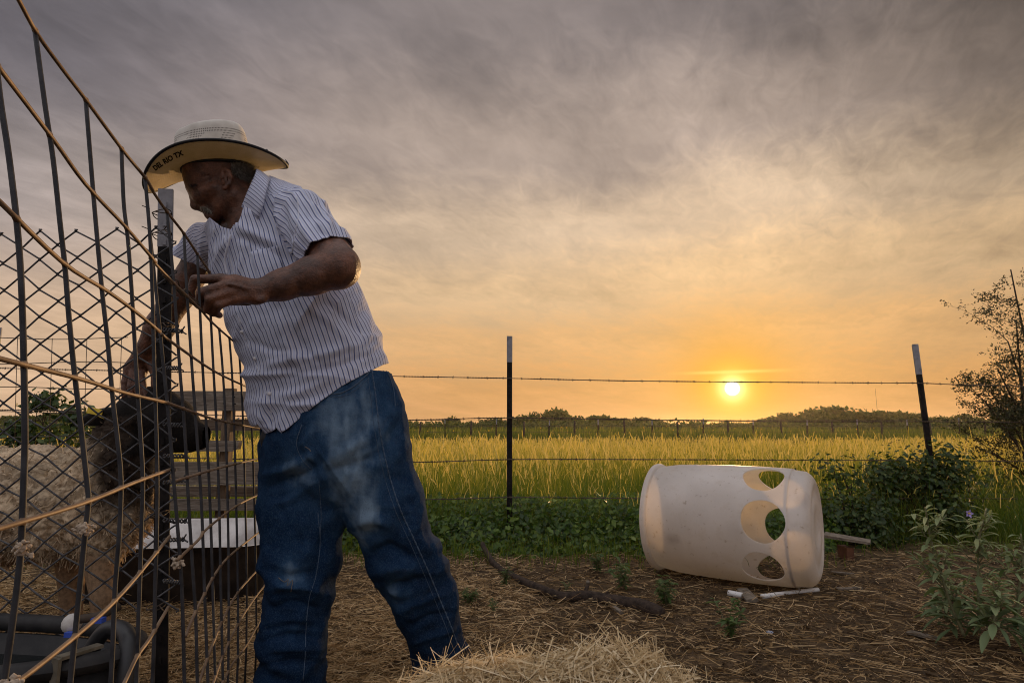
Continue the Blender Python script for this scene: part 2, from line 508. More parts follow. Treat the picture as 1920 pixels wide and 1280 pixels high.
# --- ground
m, n = material('dirt_ground', .95, .1); oc = ocoord(n)
big = n.noise(oc, 1.3, 4, .6); mid = n.noise(oc, 9, 6, .65); fine = n.noise(oc, 70, 5, .7)
dirt = n.ramp(mid, [(.32, (.020, .013, .008)), (.52, (.070, .045, .025)), (.74, (.20, .13, .072))])
dirt = n.mix(n.rng(fine, .45, .72, 0, .75), dirt, (.17, .115, .066))
field = n.ramp(n.noise(oc, 3, 5), [(.35, (.045, .052, .014)), (.65, (.12, .10, .03))])
yy = n.sep(oc)[1]
n.put(n.b.inputs['Base Color'], n.mix(n.rng(n.m('ADD', yy, n.m('MULTIPLY', big, 1.2)), 4.3, 5.2, 0, 1), dirt, field))
bump(n, n.m('ADD', n.m('MULTIPLY', mid, .6), n.m('MULTIPLY', fine, .5)), .9, .03)
M['ground'] = m
# --- straw and hay
def strawmat(name, stops):
    m, n = material(name, .65, .3)
    c = n.ramp(attr(n, 'tone'), stops); n.put(n.b.inputs['Base Color'], c)
    tr = n.node('ShaderNodeBsdfTranslucent'); n.put(tr.inputs[0], c)
    ms = n.node('ShaderNodeMixShader'); ms.inputs[0].default_value = .35
    n.nt.links.new(n.b.outputs[0], ms.inputs[1]); n.nt.links.new(tr.outputs[0], ms.inputs[2])
    n.nt.links.new(ms.outputs[0], n.nt.nodes['Material Output'].inputs[0]); return m
M['straw'] = strawmat('ground_straw', [(0, (.025, .015, .008)), (.3, (.12, .070, .032)), (.6, (.42, .27, .12)), (1, (.82, .60, .34))])
M['hay'] = strawmat('hay', [(0, (.20, .14, .07)), (.3, (.52, .38, .20)), (.7, (.78, .62, .38)), (1, (.88, .76, .54))])
M['grass'] = leafmat('meadow_grass', [(0, (.075, .125, .010)), (.3, (.16, .21, .018)), (.55, (.35, .33, .040)), (.8, (.60, .48, .11)), (1, (.70, .55, .20))], .5, .6, (1.15, 1.1, .75))
M['leaf_dark'] = leafmat('undergrowth_leaf', [(0, (.014, .032, .005)), (.45, (.055, .11, .014)), (.8, (.14, .21, .030)), (1, (.24, .30, .08))], .42, .34)
M['leaf_bush'] = leafmat('bush_leaf', [(0, (.012, .024, .005)), (.55, (.036, .070, .012)), (1, (.12, .155, .03))], .25, .45)
M['leaf_mesquite'] = leafmat('mesquite_leaf', [(0, (.014, .018, .006)), (.6, (.03, .036, .010)), (1, (.08, .075, .02))], .25, .5)
M['leaf_grey'] = leafmat('nightshade_leaf', [(0, (.075, .115, .045)), (.5, (.20, .245, .115)), (1, (.38, .39, .20))], .28, .6, (1.1, 1.15, .7))
M['leaf_weed'] = leafmat('weed_leaf', [(0, (.035, .065, .016)), (.6, (.075, .12, .03)), (1, (.16, .19, .06))], .35, .5)
M['leaf_far'] = leafmat('far_tree_leaf', [(0, (.035, .05, .012)), (.6, (.085, .105, .022)), (1, (.16, .17, .04))], .45, .6)
M['leaf_tall'] = leafmat('tall_weed_leaf', [(0, (.05, .08, .012)), (.5, (.12, .155, .022)), (.85, (.22, .22, .04)), (.97, (.36, .27, .07)), (1, (.55, .36, .03))], .4, .6)
M['stem'] = simple('plant_stem', (.10, .10, .045), (.20, .19, .10), 60)
M['bark'] = simple('bark', (.022, .015, .011), (.065, .046, .033), 45, .9, .15, 0, .6, .006)
M['stick'] = simple('stick_bark', (.018, .012, .009), (.060, .040, .029), 40, .85, .2, 0, .7, .008)
M['petal'] = simple('violet_petal', (.30, .22, .52), (.46, .38, .66), 80)
M['anther'] = simple('anther', (.65, .45, .05), (.75, .55, .1), 80)
# --- metal, wood
M['rust_rod'] = simple('rusty_rod', (.085, .050, .030), (.25, .165, .10), 24, .6, .35, .1, .3, .002, 6, .3, .7)
M['dark_rod'] = simple('weathered_rod', (.014, .014, .017), (.050, .049, .054), 30, .65, .3, .15, .3, .002, 6, .3, .7)
M['link_wire'] = simple('galvanised_wire', (.030, .028, .030), (.10, .096, .10), 60, .6, .35, .2, .2, .001)
M['barb'] = simple('barbed_wire_steel', (.05, .036, .028), (.12, .085, .06), 60, .6, .4, .5, 0)
M['post_dark'] = simple('dark_post_paint', (.006, .005, .005), (.020, .016, .015), 25, .75, .2, .2, .3, .002)
M['post_rust'] = simple('post_rust_edge', (.05, .028, .016), (.11, .06, .03), 25, .7, .3, .2, .3, .002)
M['post_white'] = simple('chipped_white_paint', (.11, .107, .118), (.25, .245, .265), 26, .6, .3, 0, .35, .002, 5, .20, .5)
M['chip'] = simple('paint_chip', (.06, .05, .045), (.12, .10, .09), 40)
m, n = material('weathered_wood', .85, .2); oc = ocoord(n)
st = n.vm('MULTIPLY', oc, (2.0, 14.0, 26.0)); g1 = n.noise(st, 3.0, 7, .65, 1.2)
n.put(n.b.inputs['Base Color'], n.ramp(g1, [(.3, (.06, .046, .036)), (.5, (.16, .128, .10)), (.7, (.27, .23, .19))])); bump(n, g1, .7, .006)
M['wood'] = m
m, n = material('weathered_post_wood', .85, .2); oc = ocoord(n)
g1 = n.noise(n.vm('MULTIPLY', oc, (22.0, 22.0, 2.0)), 3.0, 7, .65, 1.0)
n.put(n.b.inputs['Base Color'], n.ramp(g1, [(.3, (.06, .04, .027)), (.55, (.15, .105, .07)), (.75, (.24, .18, .12))])); bump(n, g1, .6, .005)
M['wood_post'] = m
M['board'] = simple('grey_board', (.10, .08, .06), (.22, .18, .14), 35, .85, .2, 0, .5, .004)
M['far_post'] = simple('far_post', (.03, .022, .016), (.07, .05, .036), 20, .8, .2)
# --- plastics
m, n = material('white_drum_plastic', .45, .4); oc = ocoord(n)
sp = n.noise(oc, 45, 3, .6); bigd = n.noise(oc, 3.5, 5, .6); st = n.noise(oc, 14, 6, .7)
c = n.ramp(bigd, [(.35, (.58, .56, .56)), (.6, (.76, .74, .75))])
c = n.mix(n.rng(st, .52, .72, 0, .55), c, (.38, .33, .28))
c = n.mix(n.rng(sp, .64, .70, 0, .75), c, (.22, .17, .14))
c = n.mix(n.rng(attr(n, 'grime'), 0, 1, 0, .8), c, (.30, .20, .11))
c = n.mix(attr(n, 'smudge'), c, (.12, .115, .15))
n.put(n.b.inputs['Base Color'], c)
tr = n.node('ShaderNodeBsdfTranslucent'); n.put(tr.inputs[0], (.98, .90, .76, 1))
ms = n.node('ShaderNodeMixShader'); ms.inputs[0].default_value = .50
n.nt.links.new(n.b.outputs[0], ms.inputs[1]); n.nt.links.new(tr.outputs[0], ms.inputs[2]); n.nt.links.new(ms.outputs[0], n.nt.nodes['Material Output'].inputs[0])
bump(n, st, .15, .004)
M['drum'] = m
M['pipe'] = simple('white_pipe', (.55, .52, .50), (.74, .72, .70), 25, .5, .4)
M['tank'] = simple('dusty_black_tank', (.007, .007, .008), (.034, .030, .028), 12, .6, .28, 0, .4, .004, 7, .35, .7)
M['hose'] = simple('black_hose', (.008, .008, .009), (.022, .021, .022), 20, .45, .5)
m, n = material('dark_water', .06, .6); n.b.inputs['Base Color'].default_value = (.004, .006, .006, 1); bump(n, n.noise(ocoord(n), 9, 3), .12, .01)
M['water'] = m
M['tub_in'] = simple('white_tub_lining', (.30, .27, .25), (.62, .59, .57), 7, .6, .3, 0, .2, .004, 7, .3, .6)
M['tub_out'] = simple('dark_tub_side', (.018, .014, .012), (.050, .038, .030), 9, .8, .2, 0, .4, .006)
M['clip'] = simple('tank_bracket', (.10, .085, .06), (.22, .19, .14), 30, .5, .4, .4)
M['float'] = simple('white_float', (.36, .33, .30), (.50, .47, .44), 40, .5, .4)
M['blue'] = simple('blue_plastic', (.03, .07, .36), (.05, .10, .5), 30, .4, .5)
M['yellow'] = simple('yellow_tag', (.62, .42, .03), (.78, .56, .06), 60, .5, .4)
# --- the man
m, n = material('skin', .46, .5); oc = ocoord(n)
s1 = n.noise(oc, 26, 5, .65); s2 = n.noise(oc, 260, 4, .65)
n.put(n.b.inputs['Base Color'], n.mix(n.rng(s2, .4, .62, 0, .4), n.ramp(s1, [(.38, (.058, .020, .009)), (.62, (.185, .070, .035))]), (.036, .012, .006)))
bump(n, n.m('ADD', n.m('MULTIPLY', s2, .7), n.m('MULTIPLY', n.noise(oc, 75, 4), .9)), .8, .004)
M['skin'] = m
m, n = material('striped_shirt', .85, .15)
sv = attr(n, 'stripe'); fr = n.m('FRACT', n.m('MULTIPLY', sv, 1 / .0108))
base = n.ramp(fr, [(0, (.66, .66, .745)), (.14, (.69, .69, .77)), (.30, (.54, .58, .76)), (.48, (.54, .58, .76)), (.60, (.69, .69, .77)), (.68, (.66, .66, .745)),
                   (.77, (.065, .09, .25)), (.91, (.065, .09, .25)), (.98, (.66, .66, .745))])
oc = ocoord(n); weave = n.noise(oc, 420, 2, .6)
n.put(n.b.inputs['Base Color'], n.mix(n.rng(weave, .35, .65, 0, .16), base, (.28, .26, .32)))
bump(n, n.m('ADD', n.m('MULTIPLY', weave, .25), n.noise(oc, 38, 5, .6)), .45, .006)
tr = n.node('ShaderNodeBsdfTranslucent'); n.put(tr.inputs[0], base)
ms = n.node('ShaderNodeMixShader'); ms.inputs[0].default_value = .14
n.nt.links.new(n.b.outputs[0], ms.inputs[1]); n.nt.links.new(tr.outputs[0], ms.inputs[2]); n.nt.links.new(ms.outputs[0], n.nt.nodes['Material Output'].inputs[0])
M['shirt'] = m
m, n = material('blue_denim', .95, .02); oc = ocoord(n)
tw = n.noise(n.vm('MULTIPLY', oc, (1.0, 1.0, .45)), 520, 3, .8); md = n.noise(oc, 22, 5, .6)
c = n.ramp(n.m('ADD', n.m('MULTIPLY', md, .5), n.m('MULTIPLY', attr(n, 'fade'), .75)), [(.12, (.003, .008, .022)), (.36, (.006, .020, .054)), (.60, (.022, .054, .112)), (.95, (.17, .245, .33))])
c = n.mix(n.rng(tw, .50, .68, 0, .36), c, (.09, .15, .23))
tw2 = n.noise(n.vm('MULTIPLY', oc, (1.0, 1.0, .7)), 290, 3, .75)
c = n.mix(n.rng(tw2, .54, .72, 0, .26), c, (.09, .15, .22)); c = n.mix(n.rng(tw2, .45, .28, 0, .4), c, (.003, .006, .016))
n.put(n.b.inputs['Base Color'], c); bump(n, n.m('ADD', n.m('MULTIPLY', tw2, .6), md), .7, .006)
M['denim'] = m
M['stitch'] = simple('denim_seam', (.03, .055, .10), (.10, .14, .20), 420, .85, .15)
M['hat'] = None
m, n = material('straw_hat_weave', .7, .25); oc = ocoord(n)
sx = n.sep(oc)
wv = n.m('MULTIPLY', n.m('SINE', n.m('MULTIPLY', sx[0], 1500)), n.m('SINE', n.m('MULTIPLY', sx[2], 1500)))
c = n.ramp(n.noise(oc, 14, 5, .6), [(.35, (.50, .42, .28)), (.65, (.68, .60, .45))])
c = n.mix(n.rng(n.noise(oc, 34, 5, .7), .55, .75, 0, .5), c, (.30, .23, .13))
n.put(n.b.inputs['Base Color'], n.mix(n.rng(wv, -.2, .8, 0, .15), c, (.30, .24, .14))); bump(n, wv, .25, .001)
tr = n.node('ShaderNodeBsdfTranslucent'); n.put(tr.inputs[0], (.80, .60, .30, 1))
ms = n.node('ShaderNodeMixShader'); ms.inputs[0].default_value = .30
n.nt.links.new(n.b.outputs[0], ms.inputs[1]); n.nt.links.new(tr.outputs[0], ms.inputs[2]); n.nt.links.new(ms.outputs[0], n.nt.nodes['Material Output'].inputs[0])
M['hat'] = m
m, n = material('hat_crown_straw', .7, .25); oc = ocoord(n)
ga, gh = attr(n, 'ang'), attr(n, 'hgt')
holes = n.m('MULTIPLY', n.m('GREATER_THAN', n.m('SINE', n.m('MULTIPLY', ga, 150)), -.1), n.m('GREATER_THAN', n.m('SINE', n.m('MULTIPLY', gh, 900)), .0))
band = n.m('ADD', n.m('MULTIPLY', n.m('GREATER_THAN', gh, .080), n.m('LESS_THAN', gh, .0945)),
           n.m('MULTIPLY', n.m('MULTIPLY', n.m('GREATER_THAN', gh, .050), n.m('LESS_THAN', gh, .080)), n.m('GREATER_THAN', n.m('SINE', n.m('ADD', n.m('MULTIPLY', ga, 7), n.m('MULTIPLY', gh, 60))), .15)))
c = n.ramp(n.noise(oc, 12, 5, .6), [(.35, (.50, .46, .41)), (.65, (.68, .64, .58))])
n.put(n.b.inputs['Base Color'], n.mix(n.m('MULTIPLY', n.m('MULTIPLY', holes, band), .85), c, (.045, .035, .03)))
bump(n, n.noise(oc, 200, 3), .25, .002)
M['hat_crown'] = m
M['black'] = simple('black_trim', (.006, .006, .007), (.016, .015, .016), 40, .6, .3)
M['ink'] = simple('black_lettering', (.010, .009, .009), (.02, .018, .016), 90, .8, .1)
M['grey_hair'] = simple('grey_hair', (.10, .085, .07), (.36, .33, .29), 160, .6, .3)
M['moustache'] = simple('grey_moustache', (.17, .15, .12), (.40, .36, .30), 160, .6, .3)
M['button'] = simple('shirt_button', (.55, .52, .55), (.72, .70, .72), 40, .3, .6)
M['boot'] = simple('brown_boot', (.018, .013, .012), (.05, .038, .036), 20, .6, .3)
M['holster'] = simple('black_holster', (.008, .008, .009), (.022, .020, .02), 30, .5, .4)
M['eye'] = simple('eye', (.02, .015, .012), (.05, .04, .03), 40, .15, .6)
# --- the sheep
m, n = material('sheep_coat', .85, .15)
ct = n.node('ShaderNodeAttribute'); ct.attribute_name = 'tint'
n.put(n.b.inputs['Base Color'], n.mix(n.rng(n.noise(ocoord(n), 90, 4), .4, .7, 0, .5), ct.outputs['Color'], (.02, .015, .012))); bump(n, n.noise(ocoord(n), 120, 4), .5, .006)
M['sheep'] = m
m, n = material('sheep_fleece', .9, .1)
ct = n.node('ShaderNodeAttribute'); ct.attribute_name = 'tint'
tr = n.node('ShaderNodeBsdfTranslucent'); n.put(tr.inputs[0], ct.outputs['Color']); n.put(n.b.inputs['Base Color'], ct.outputs['Color'])
ms = n.node('ShaderNodeMixShader'); ms.inputs[0].default_value = .2
n.nt.links.new(n.b.outputs[0], ms.inputs[1]); n.nt.links.new(tr.outputs[0], ms.inputs[2]); n.nt.links.new(ms.outputs[0], n.nt.nodes['Material Output'].inputs[0])
M['fleece'] = m
M['sheep_black'] = simple('black_sheep_hair', (.006, .005, .005), (.022, .018, .016), 140, .6, .25, 0, .4, .003)
M['tuft'] = simple('wool_tuft', (.30, .23, .17), (.48, .39, .30), 120, .9, .1)

# ------------------------------------------------------------------ ground and field
def dirt_z(x, y):
    P = np.stack([np.broadcast_to(x, np.broadcast(x, y).shape).ravel(), np.broadcast_to(y, np.broadcast(x, y).shape).ravel(), np.zeros(np.broadcast(x, y).size)], 1)
    z = fbm(P, 2.2, 2, 5) * .012 + fbm(P, 9, 3, 9) * .011
    return z.reshape(np.broadcast(x, y).shape)
def graded(lo, hi, core_lo, core_hi, step, g=1.35):
    c = list(np.arange(core_lo, core_hi + 1e-6, step)); s_ = step; x = core_hi
    while x < hi: s_ *= g; x += s_; c.append(min(x, hi))
    s_ = step; x = core_lo; pre = []
    while x > lo: s_ *= g; x -= s_; pre.append(max(x, lo))
    return np.array(pre[::-1] + c)
gx = graded(-1500, 1500, -3.0, 3.6, .03); gy = graded(-60, 2500, .9, 5.0, .03)
GX, GY = np.meshgrid(gx, gy, indexing='ij')
near = np.clip(1 - (np.abs(GX) - 3.2) / 1.5, 0, 1) * np.clip(1 - (GY - 4.6) / 1.5, 0, 1) * np.clip((GY + .2) / .6, 0, 1)
GZ = dirt_z(GX, GY) * near
V = np.stack([GX, GY, GZ], -1).reshape(-1, 3); nx, ny = GX.shape
ii = (np.arange(nx - 1)[:, None] * ny + np.arange(ny - 1)[None]).ravel()
Q = np.stack([ii, ii + ny, ii + ny + 1, ii + 1], 1)
obj('ground', npmesh('ground', V, Q, mats=M['ground']), kind='structure')
def gz(x, y):
    return float(dirt_z(np.array([x]), np.array([y]))[0]) if abs(x) < 3.3 and y < 4.7 else 0.0

# strands: thin three-sided blades that lie on or stick out of something
def strands(P0, D0, L, Wd, bend, tone, seg=3):
    """P0 (n,3) starts, D0 (n,3) unit dirs, L, Wd (n,), bend (n,3) added quadratically"""
    n_ = len(P0); V = np.zeros((n_, (seg + 1) * 2, 3))
    side = np.cross(D0, rng.normal(size=(n_, 3))); side /= np.maximum(np.linalg.norm(side, axis=1, keepdims=True), 1e-6)
    for i in range(seg + 1):
        t = i / seg; c = P0 + D0 * (L * t)[:, None] + bend * (t * t)
        wv = side * (Wd * (1 - .35 * t) * .5)[:, None]
        V[:, 2 * i] = c - wv; V[:, 2 * i + 1] = c + wv
    base = (np.arange(n_) * (seg + 1) * 2)[:, None]
    Q = np.concatenate([base + np.array([[2 * i, 2 * i + 1, 2 * i + 3, 2 * i + 2]]) for i in range(seg)], 0)
    return V.reshape(-1, 3), Q, np.repeat(tone, (seg + 1) * 2)

# straw litter, denser and more golden round the pen and under the man
N = 70000
dd = np.exp(rng.uniform(math.log(1.05), math.log(4.1), N)); uu = rng.uniform(-60, 1990, N)
X = (uu - CX) / F * dd
prob = np.where(X < .1, 1.0, .70 - .10 * np.clip(X, 0, 1.5)); keep = rng.uniform(size=N) < prob * np.clip((4.25 - dd) / .7, 0.05, 1)
dd, X = dd[keep], X[keep]; N = len(dd)
P0 = np.stack([X, dd, dirt_z(X, dd) + rng.uniform(.0, .022, N)], 1)
a = rng.uniform(0, 2 * math.pi, N); tilt = rng.normal(.03, .10, N) + (rng.uniform(size=N) < .05) * .45
D0 = np.stack([np.cos(a) * np.cos(tilt), np.sin(a) * np.cos(tilt), np.sin(tilt)], 1)
L = rng.uniform(.02, .085, N) * np.where(rng.uniform(size=N) < .12, 1.9, 1); Wd = rng.uniform(.0012, .0036, N)
bend = rng.normal(0, .012, (N, 3)); bend[:, 2] = -np.abs(bend[:, 2]) * .5
tone = np.clip(rng.beta(1.5, 1.9, N) * np.where(X < .05, 1.35, 1.05), 0, 1)
V, Q, tn = strands(P0, D0, L, Wd, bend, tone)
obj('straw_litter', npmesh('straw_litter', V, Q, mats=M['straw'], attrs={'tone': tn}, smooth=False), kind='stuff')
N = 62000
dd = np.exp(rng.uniform(math.log(1.3), math.log(3.1), N)); uu = rng.uniform(-40, 1200, N); X = (uu - CX) / F * dd
P0 = np.stack([X, dd, dirt_z(X, dd) + rng.uniform(.004, .030, N)], 1); a = rng.uniform(0, 2 * math.pi, N); tilt = rng.normal(.04, .14, N)
D0 = np.stack([np.cos(a) * np.cos(tilt), np.sin(a) * np.cos(tilt), np.sin(tilt)], 1)
bend = rng.normal(0, .014, (N, 3)); bend[:, 2] = -np.abs(bend[:, 2]) * .6
k = rng.uniform(size=N) < np.clip((1080 - uu + 160 * vnoise(P0, 3.0, 5)) / 420, .0, 1) * np.clip(.55 + .8 * fbm(P0, 4.0, 2, 15), .12, 1); P0, D0, bend = P0[k], D0[k], bend[k]; N = len(P0)
V, Q, tn = strands(P0, D0, rng.uniform(.02, .09, N), rng.uniform(.0014, .0034, N), bend, np.clip(rng.normal(.66, .24, N), .08, 1), 3)
obj('loose_straw', npmesh('loose_straw', V, Q, mats=M['straw'], attrs={'tone': tn}, smooth=False), kind='stuff')
# mulch chips
N = 15000
dd = np.exp(rng.uniform(math.log(1.3), math.log(4.0), N)); X = (rng.uniform(-40, 1970, N) - CX) / F * dd
P0 = np.stack([X, dd, dirt_z(X, dd) + rng.uniform(-.002, .006, N)], 1)
a = rng.uniform(0, 2 * math.pi, N); D0 = np.stack([np.cos(a), np.sin(a), rng.normal(0, .25, N)], 1)
V, Q, tn = strands(P0, D0, rng.uniform(.008, .03, N), rng.uniform(.004, .012, N), np.zeros((N, 3)), rng.beta(1.2, 2.6, N), 1)
obj('mulch_chips', npmesh('mulch_chips', V, Q, mats=M['straw'], attrs={'tone': tn}, smooth=False), kind='stuff')

# ------------------------------------------------------------------ meadow
def blades(X, Y, H, W, lean, tone, head=None, z0=0.0, seg=2):
    n_ = len(X); base = np.stack([X, Y, np.full(n_, z0)], 1)
    a = rng.uniform(0, 2 * math.pi, n_); side = np.stack([np.cos(a), np.sin(a) * .4, np.zeros(n_)], 1)
    b = rng.uniform(0, 2 * math.pi, n_); ln = np.stack([np.cos(b), np.sin(b), np.zeros(n_)], 1) * (lean * H)[:, None]
    V = np.zeros((n_, 5, 3)); up = np.array([0, 0, 1.0])
    V[:, 0] = base - side * (W * .5)[:, None]; V[:, 1] = base + side * (W * .5)[:, None]
    midp = base + up * (H * .55)[:, None] + ln * .3
    V[:, 2] = midp - side * (W * .42)[:, None]; V[:, 3] = midp + side * (W * .42)[:, None]
    V[:, 4] = base + up * (H * (1 - .25 * lean))[:, None] + ln
    k = (np.arange(n_) * 5)[:, None]
    Q = k + np.array([[0, 1, 3, 2]]); T = k + np.array([[2, 3, 4]])
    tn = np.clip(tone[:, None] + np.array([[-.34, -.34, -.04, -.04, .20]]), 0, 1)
    return V.reshape(-1, 3), Q, T, tn.ravel(), V[:, 4], ln
def meadow(N, d0, d1):
    dd = np.exp(rng.uniform(math.log(d0), math.log(d1), N)); X = rng.uniform(-1.02, 1.02, N) * dd
    P = np.stack([X, dd, 0 * X], 1); nz = fbm(P, .35, 3, 21); nz2 = vnoise(P, 1.6, 4)
    return X, dd, nz, nz2
N = 150000
X, Y, nz, nz2 = meadow(N, 4.05, 27.5)
hbase = np.interp(Y, [4, 6.5, 10, 18, 28], [.30, .35, .34, .28, .24])
H = np.clip(hbase * (1 + .42 * nz + .20 * nz2) * rng.uniform(.55, 1.28, N), .08, .62)
green = np.clip((12.5 - Y) / 7.5, 0, 1)
tone = np.clip(.58 + .34 * nz + .12 * nz2 + rng.normal(0, .14, N) - .40 * green - .06 * (Y > 24), 0, 1)
W = .0048 * np.clip(Y / 7, .8, 4.5) * rng.uniform(.6, 1.3, N)
V, Q, T, tn, tips, ln = blades(X, Y, H, W, np.abs(rng.normal(0, .28, N)) + .05, tone)
# feathery seed heads
hs = np.where((rng.uniform(size=N) < .34 * (1 - .75 * green)) & (H > hbase * .85))[0]
hp = tips[hs]; hd = ln[hs] * .8 + np.array([0, 0, 1.0]) * rng.uniform(.4, 1, (len(hs), 1)); hd /= np.linalg.norm(hd, axis=1, keepdims=True)
Lh = rng.uniform(.04, .11, len(hs)) * np.clip(Y[hs] / 14, .8, 1.6)
V2, Q2, t2 = strands(hp - hd * .01, hd, Lh, .009 * np.clip(Y[hs] / 9, .7, 3.0), rng.normal(0, .02, (len(hs), 3)), np.clip(rng.normal(.86, .09, len(hs)), 0, 1), 2)
# scattered taller stalks
K = 3600
sd = np.exp(rng.uniform(math.log(4.4), math.log(16), K)); sx = rng.uniform(-1.0, 1.0, K) * sd
sl = rng.uniform(.38, .66, K); sD = np.stack([rng.normal(0, .22, K), rng.normal(0, .15, K), np.ones(K)], 1); sD /= np.linalg.norm(sD, axis=1, keepdims=True)
V3, Q3, t3 = strands(np.stack([sx, sd, 0 * sx], 1), sD, sl, .0034 * np.clip(sd / 6, .8, 2.2), rng.normal(0, .07, (K, 3)), np.clip(rng.normal(.62, .2, K), .1, 1), 4)
V4, Q4, t4 = strands(np.stack([sx, sd, 0 * sx], 1) + sD * (sl * .86)[:, None], sD, rng.uniform(.07, .15, K), .011 * np.clip(sd / 7, .8, 1.8), rng.normal(0, .03, (K, 3)), np.clip(rng.normal(.85, .12, K), 0, 1), 3)
V2 = np.vstack([V2, V3, V4]); Q2 = np.vstack([Q2, Q3 + len(V2) - len(V3) - len(V4), Q4 + len(V2) - len(V4)]); t2 = np.concatenate([t2, t3, t4])
Vall = np.vstack([V, V2]); Qall = np.vstack([Q, Q2 + len(V)])
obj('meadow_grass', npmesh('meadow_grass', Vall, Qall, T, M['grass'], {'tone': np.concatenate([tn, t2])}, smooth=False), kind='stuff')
# tall green weeds beyond the far fence
N = 34000
dd = 29.5 + 34 * rng.uniform(0, 1, N) ** 1.5 ; X = rng.uniform(-1.05, 1.05, N) * dd
P = np.stack([X, dd, 0 * X], 1); nz = fbm(P, .16, 3, 31)
H = np.clip((.62 + .22 * nz + .26 * np.clip((dd - 31) / 8, 0, 1)) * rng.uniform(.45, 1.2, N), .2, 1.3)
V, Q, T, tn, tips, ln = blades(X, dd, H, rng.uniform(.03, .10, N), np.abs(rng.normal(0, .2, N)), np.clip(rng.normal(.42, .2, N) + .2 * nz, 0, .96))
fl = rng.choice(np.where(dd > 34)[0], 130, replace=False); k = len(V)
o = np.array([[-1, 0, -1], [1, 0, -1], [1, 0, 1], [-1, 0, 1]]) * .035
V2 = (tips[fl][:, None] + o[None]).reshape(-1, 3); Q2 = k + np.arange(len(fl) * 4).reshape(-1, 4)
obj('tall_weeds', npmesh('tall_weeds', np.vstack([V, V2]), np.vstack([Q, Q2]), T, M['leaf_tall'], {'tone': np.concatenate([tn, np.full(len(V2), 1.0)])}, smooth=False), kind='stuff')

# ------------------------------------------------------------------ leaves
def leaves(P, N_, size, tone, asp=.55, fold=.25, droop=.0):
    """folded pointed leaves: 6 vertices, 4 triangles each"""
    n_ = len(P); N_ = N_ / np.maximum(np.linalg.norm(N_, axis=1, keepdims=True), 1e-6)
    t = np.cross(N_, rng.normal(size=(n_, 3))); t /= np.maximum(np.linalg.norm(t, axis=1, keepdims=True), 1e-6)
    if droop: t[:, 2] -= droop; t /= np.linalg.norm(t, axis=1, keepdims=True)
    s_ = np.cross(N_, t); s_ /= np.maximum(np.linalg.norm(s_, axis=1, keepdims=True), 1e-6)
    sz = np.broadcast_to(size, (n_,))[:, None]
    V = np.zeros((n_, 6, 3))
    V[:, 0] = P; V[:, 3] = P + t * sz
    m_ = P + t * sz * .45 - N_ * sz * fold * .4
    V[:, 1] = m_ - s_ * sz * asp * .5 + N_ * sz * fold * .5; V[:, 2] = m_ + s_ * sz * asp * .5 + N_ * sz * fold * .5
    V[:, 4] = m_; V[:, 5] = P + t * sz * .8 - N_ * sz * fold * .2
    k = (np.arange(n_) * 6)[:, None]
    T = np.concatenate([k + np.array([[0, 4, 1]]), k + np.array([[0, 2, 4]]), k + np.array([[1, 4, 3]]), k + np.array([[4, 2, 3]])], 0)
    return V.reshape(-1, 3), T, np.repeat(tone, 6)

# low leafy undergrowth along the fence line
N = 34000
u = rng.uniform(-10, 1990, N); d = 3.45 + 1.55 * rng.beta(1.5, 1.9, N); X = (u - CX) / F * d
P = np.stack([X, d, 0 * X], 1); nz = fbm(P, 1.1, 3, 41); edge = 3.62 + .20 * vnoise(P, 1.7, 8)
edge = edge + np.where(u > 1560, .55 + .2 * (u > 1700), 0)
top = np.clip(.24 + .16 * nz, .03, .5) * np.clip((d - edge) / .38, 0, 1) * np.clip((5.2 - d) / .6, 0.1, 1)
top = top * np.where(u < 640, .55, 1.0)
z = top * rng.uniform(.03, 1, N) ** .6
k = (top > .012) & ~((u > 1540) & (u < 1640) & (d < 4.0))
P = np.stack([X, d, z], 1)[k]; Nn = np.stack([rng.normal(0, .5, N), -.5 + rng.normal(0, .5, N), .8 + rng.normal(0, .3, N)], 1)[k]
V, T, tn = leaves(P, Nn, rng.uniform(.018, .058, k.sum()), np.clip(rng.beta(2, 2.2, k.sum()) + .1 * (nz[k]), 0, 1), .62)
# stems reaching above
N = 1500
u = rng.uniform(560, 1960, N); d = rng.uniform(3.9, 5.0, N); X = (u - CX) / F * d
P0 = np.stack([X, d, np.full(N, .05)], 1); D0 = np.stack([rng.normal(0, .3, N), rng.normal(0, .2, N), np.ones(N)], 1); D0 /= np.linalg.norm(D0, axis=1, keepdims=True)
L = rng.uniform(.1, .42, N); V2, Q2, t2 = strands(P0, D0, L, np.full(N, .004), rng.normal(0, .06, (N, 3)), np.full(N, .5))
obj('undergrowth', npmesh('undergrowth', np.vstack([V, V2]), Q2 + len(V), T, M['leaf_dark'], {'tone': np.concatenate([tn, t2])}, smooth=False), kind='stuff')
# short grass fringe where dirt meets the undergrowth
N = 14000
u = rng.uniform(-10, 1980, N); d = rng.normal(3.95, .28, N) + np.where(u > 1560, .45, 0); X = (u - CX) / F * d
nz = vnoise(np.stack([X, d, 0 * X], 1), 2.2, 61); k = (nz > -.15) & (d > 3.2)
V, Q, T, tn, *_ = blades(X[k], d[k], rng.uniform(.03, .14, k.sum()), np.full(k.sum(), .004), np.abs(rng.normal(0, .5, k.sum())), np.clip(rng.normal(.2, .12, k.sum()), 0, 1))
obj('grass_fringe', npmesh('grass_fringe', V, Q, T, M['grass'], {'tone': tn}, smooth=False), kind='stuff')

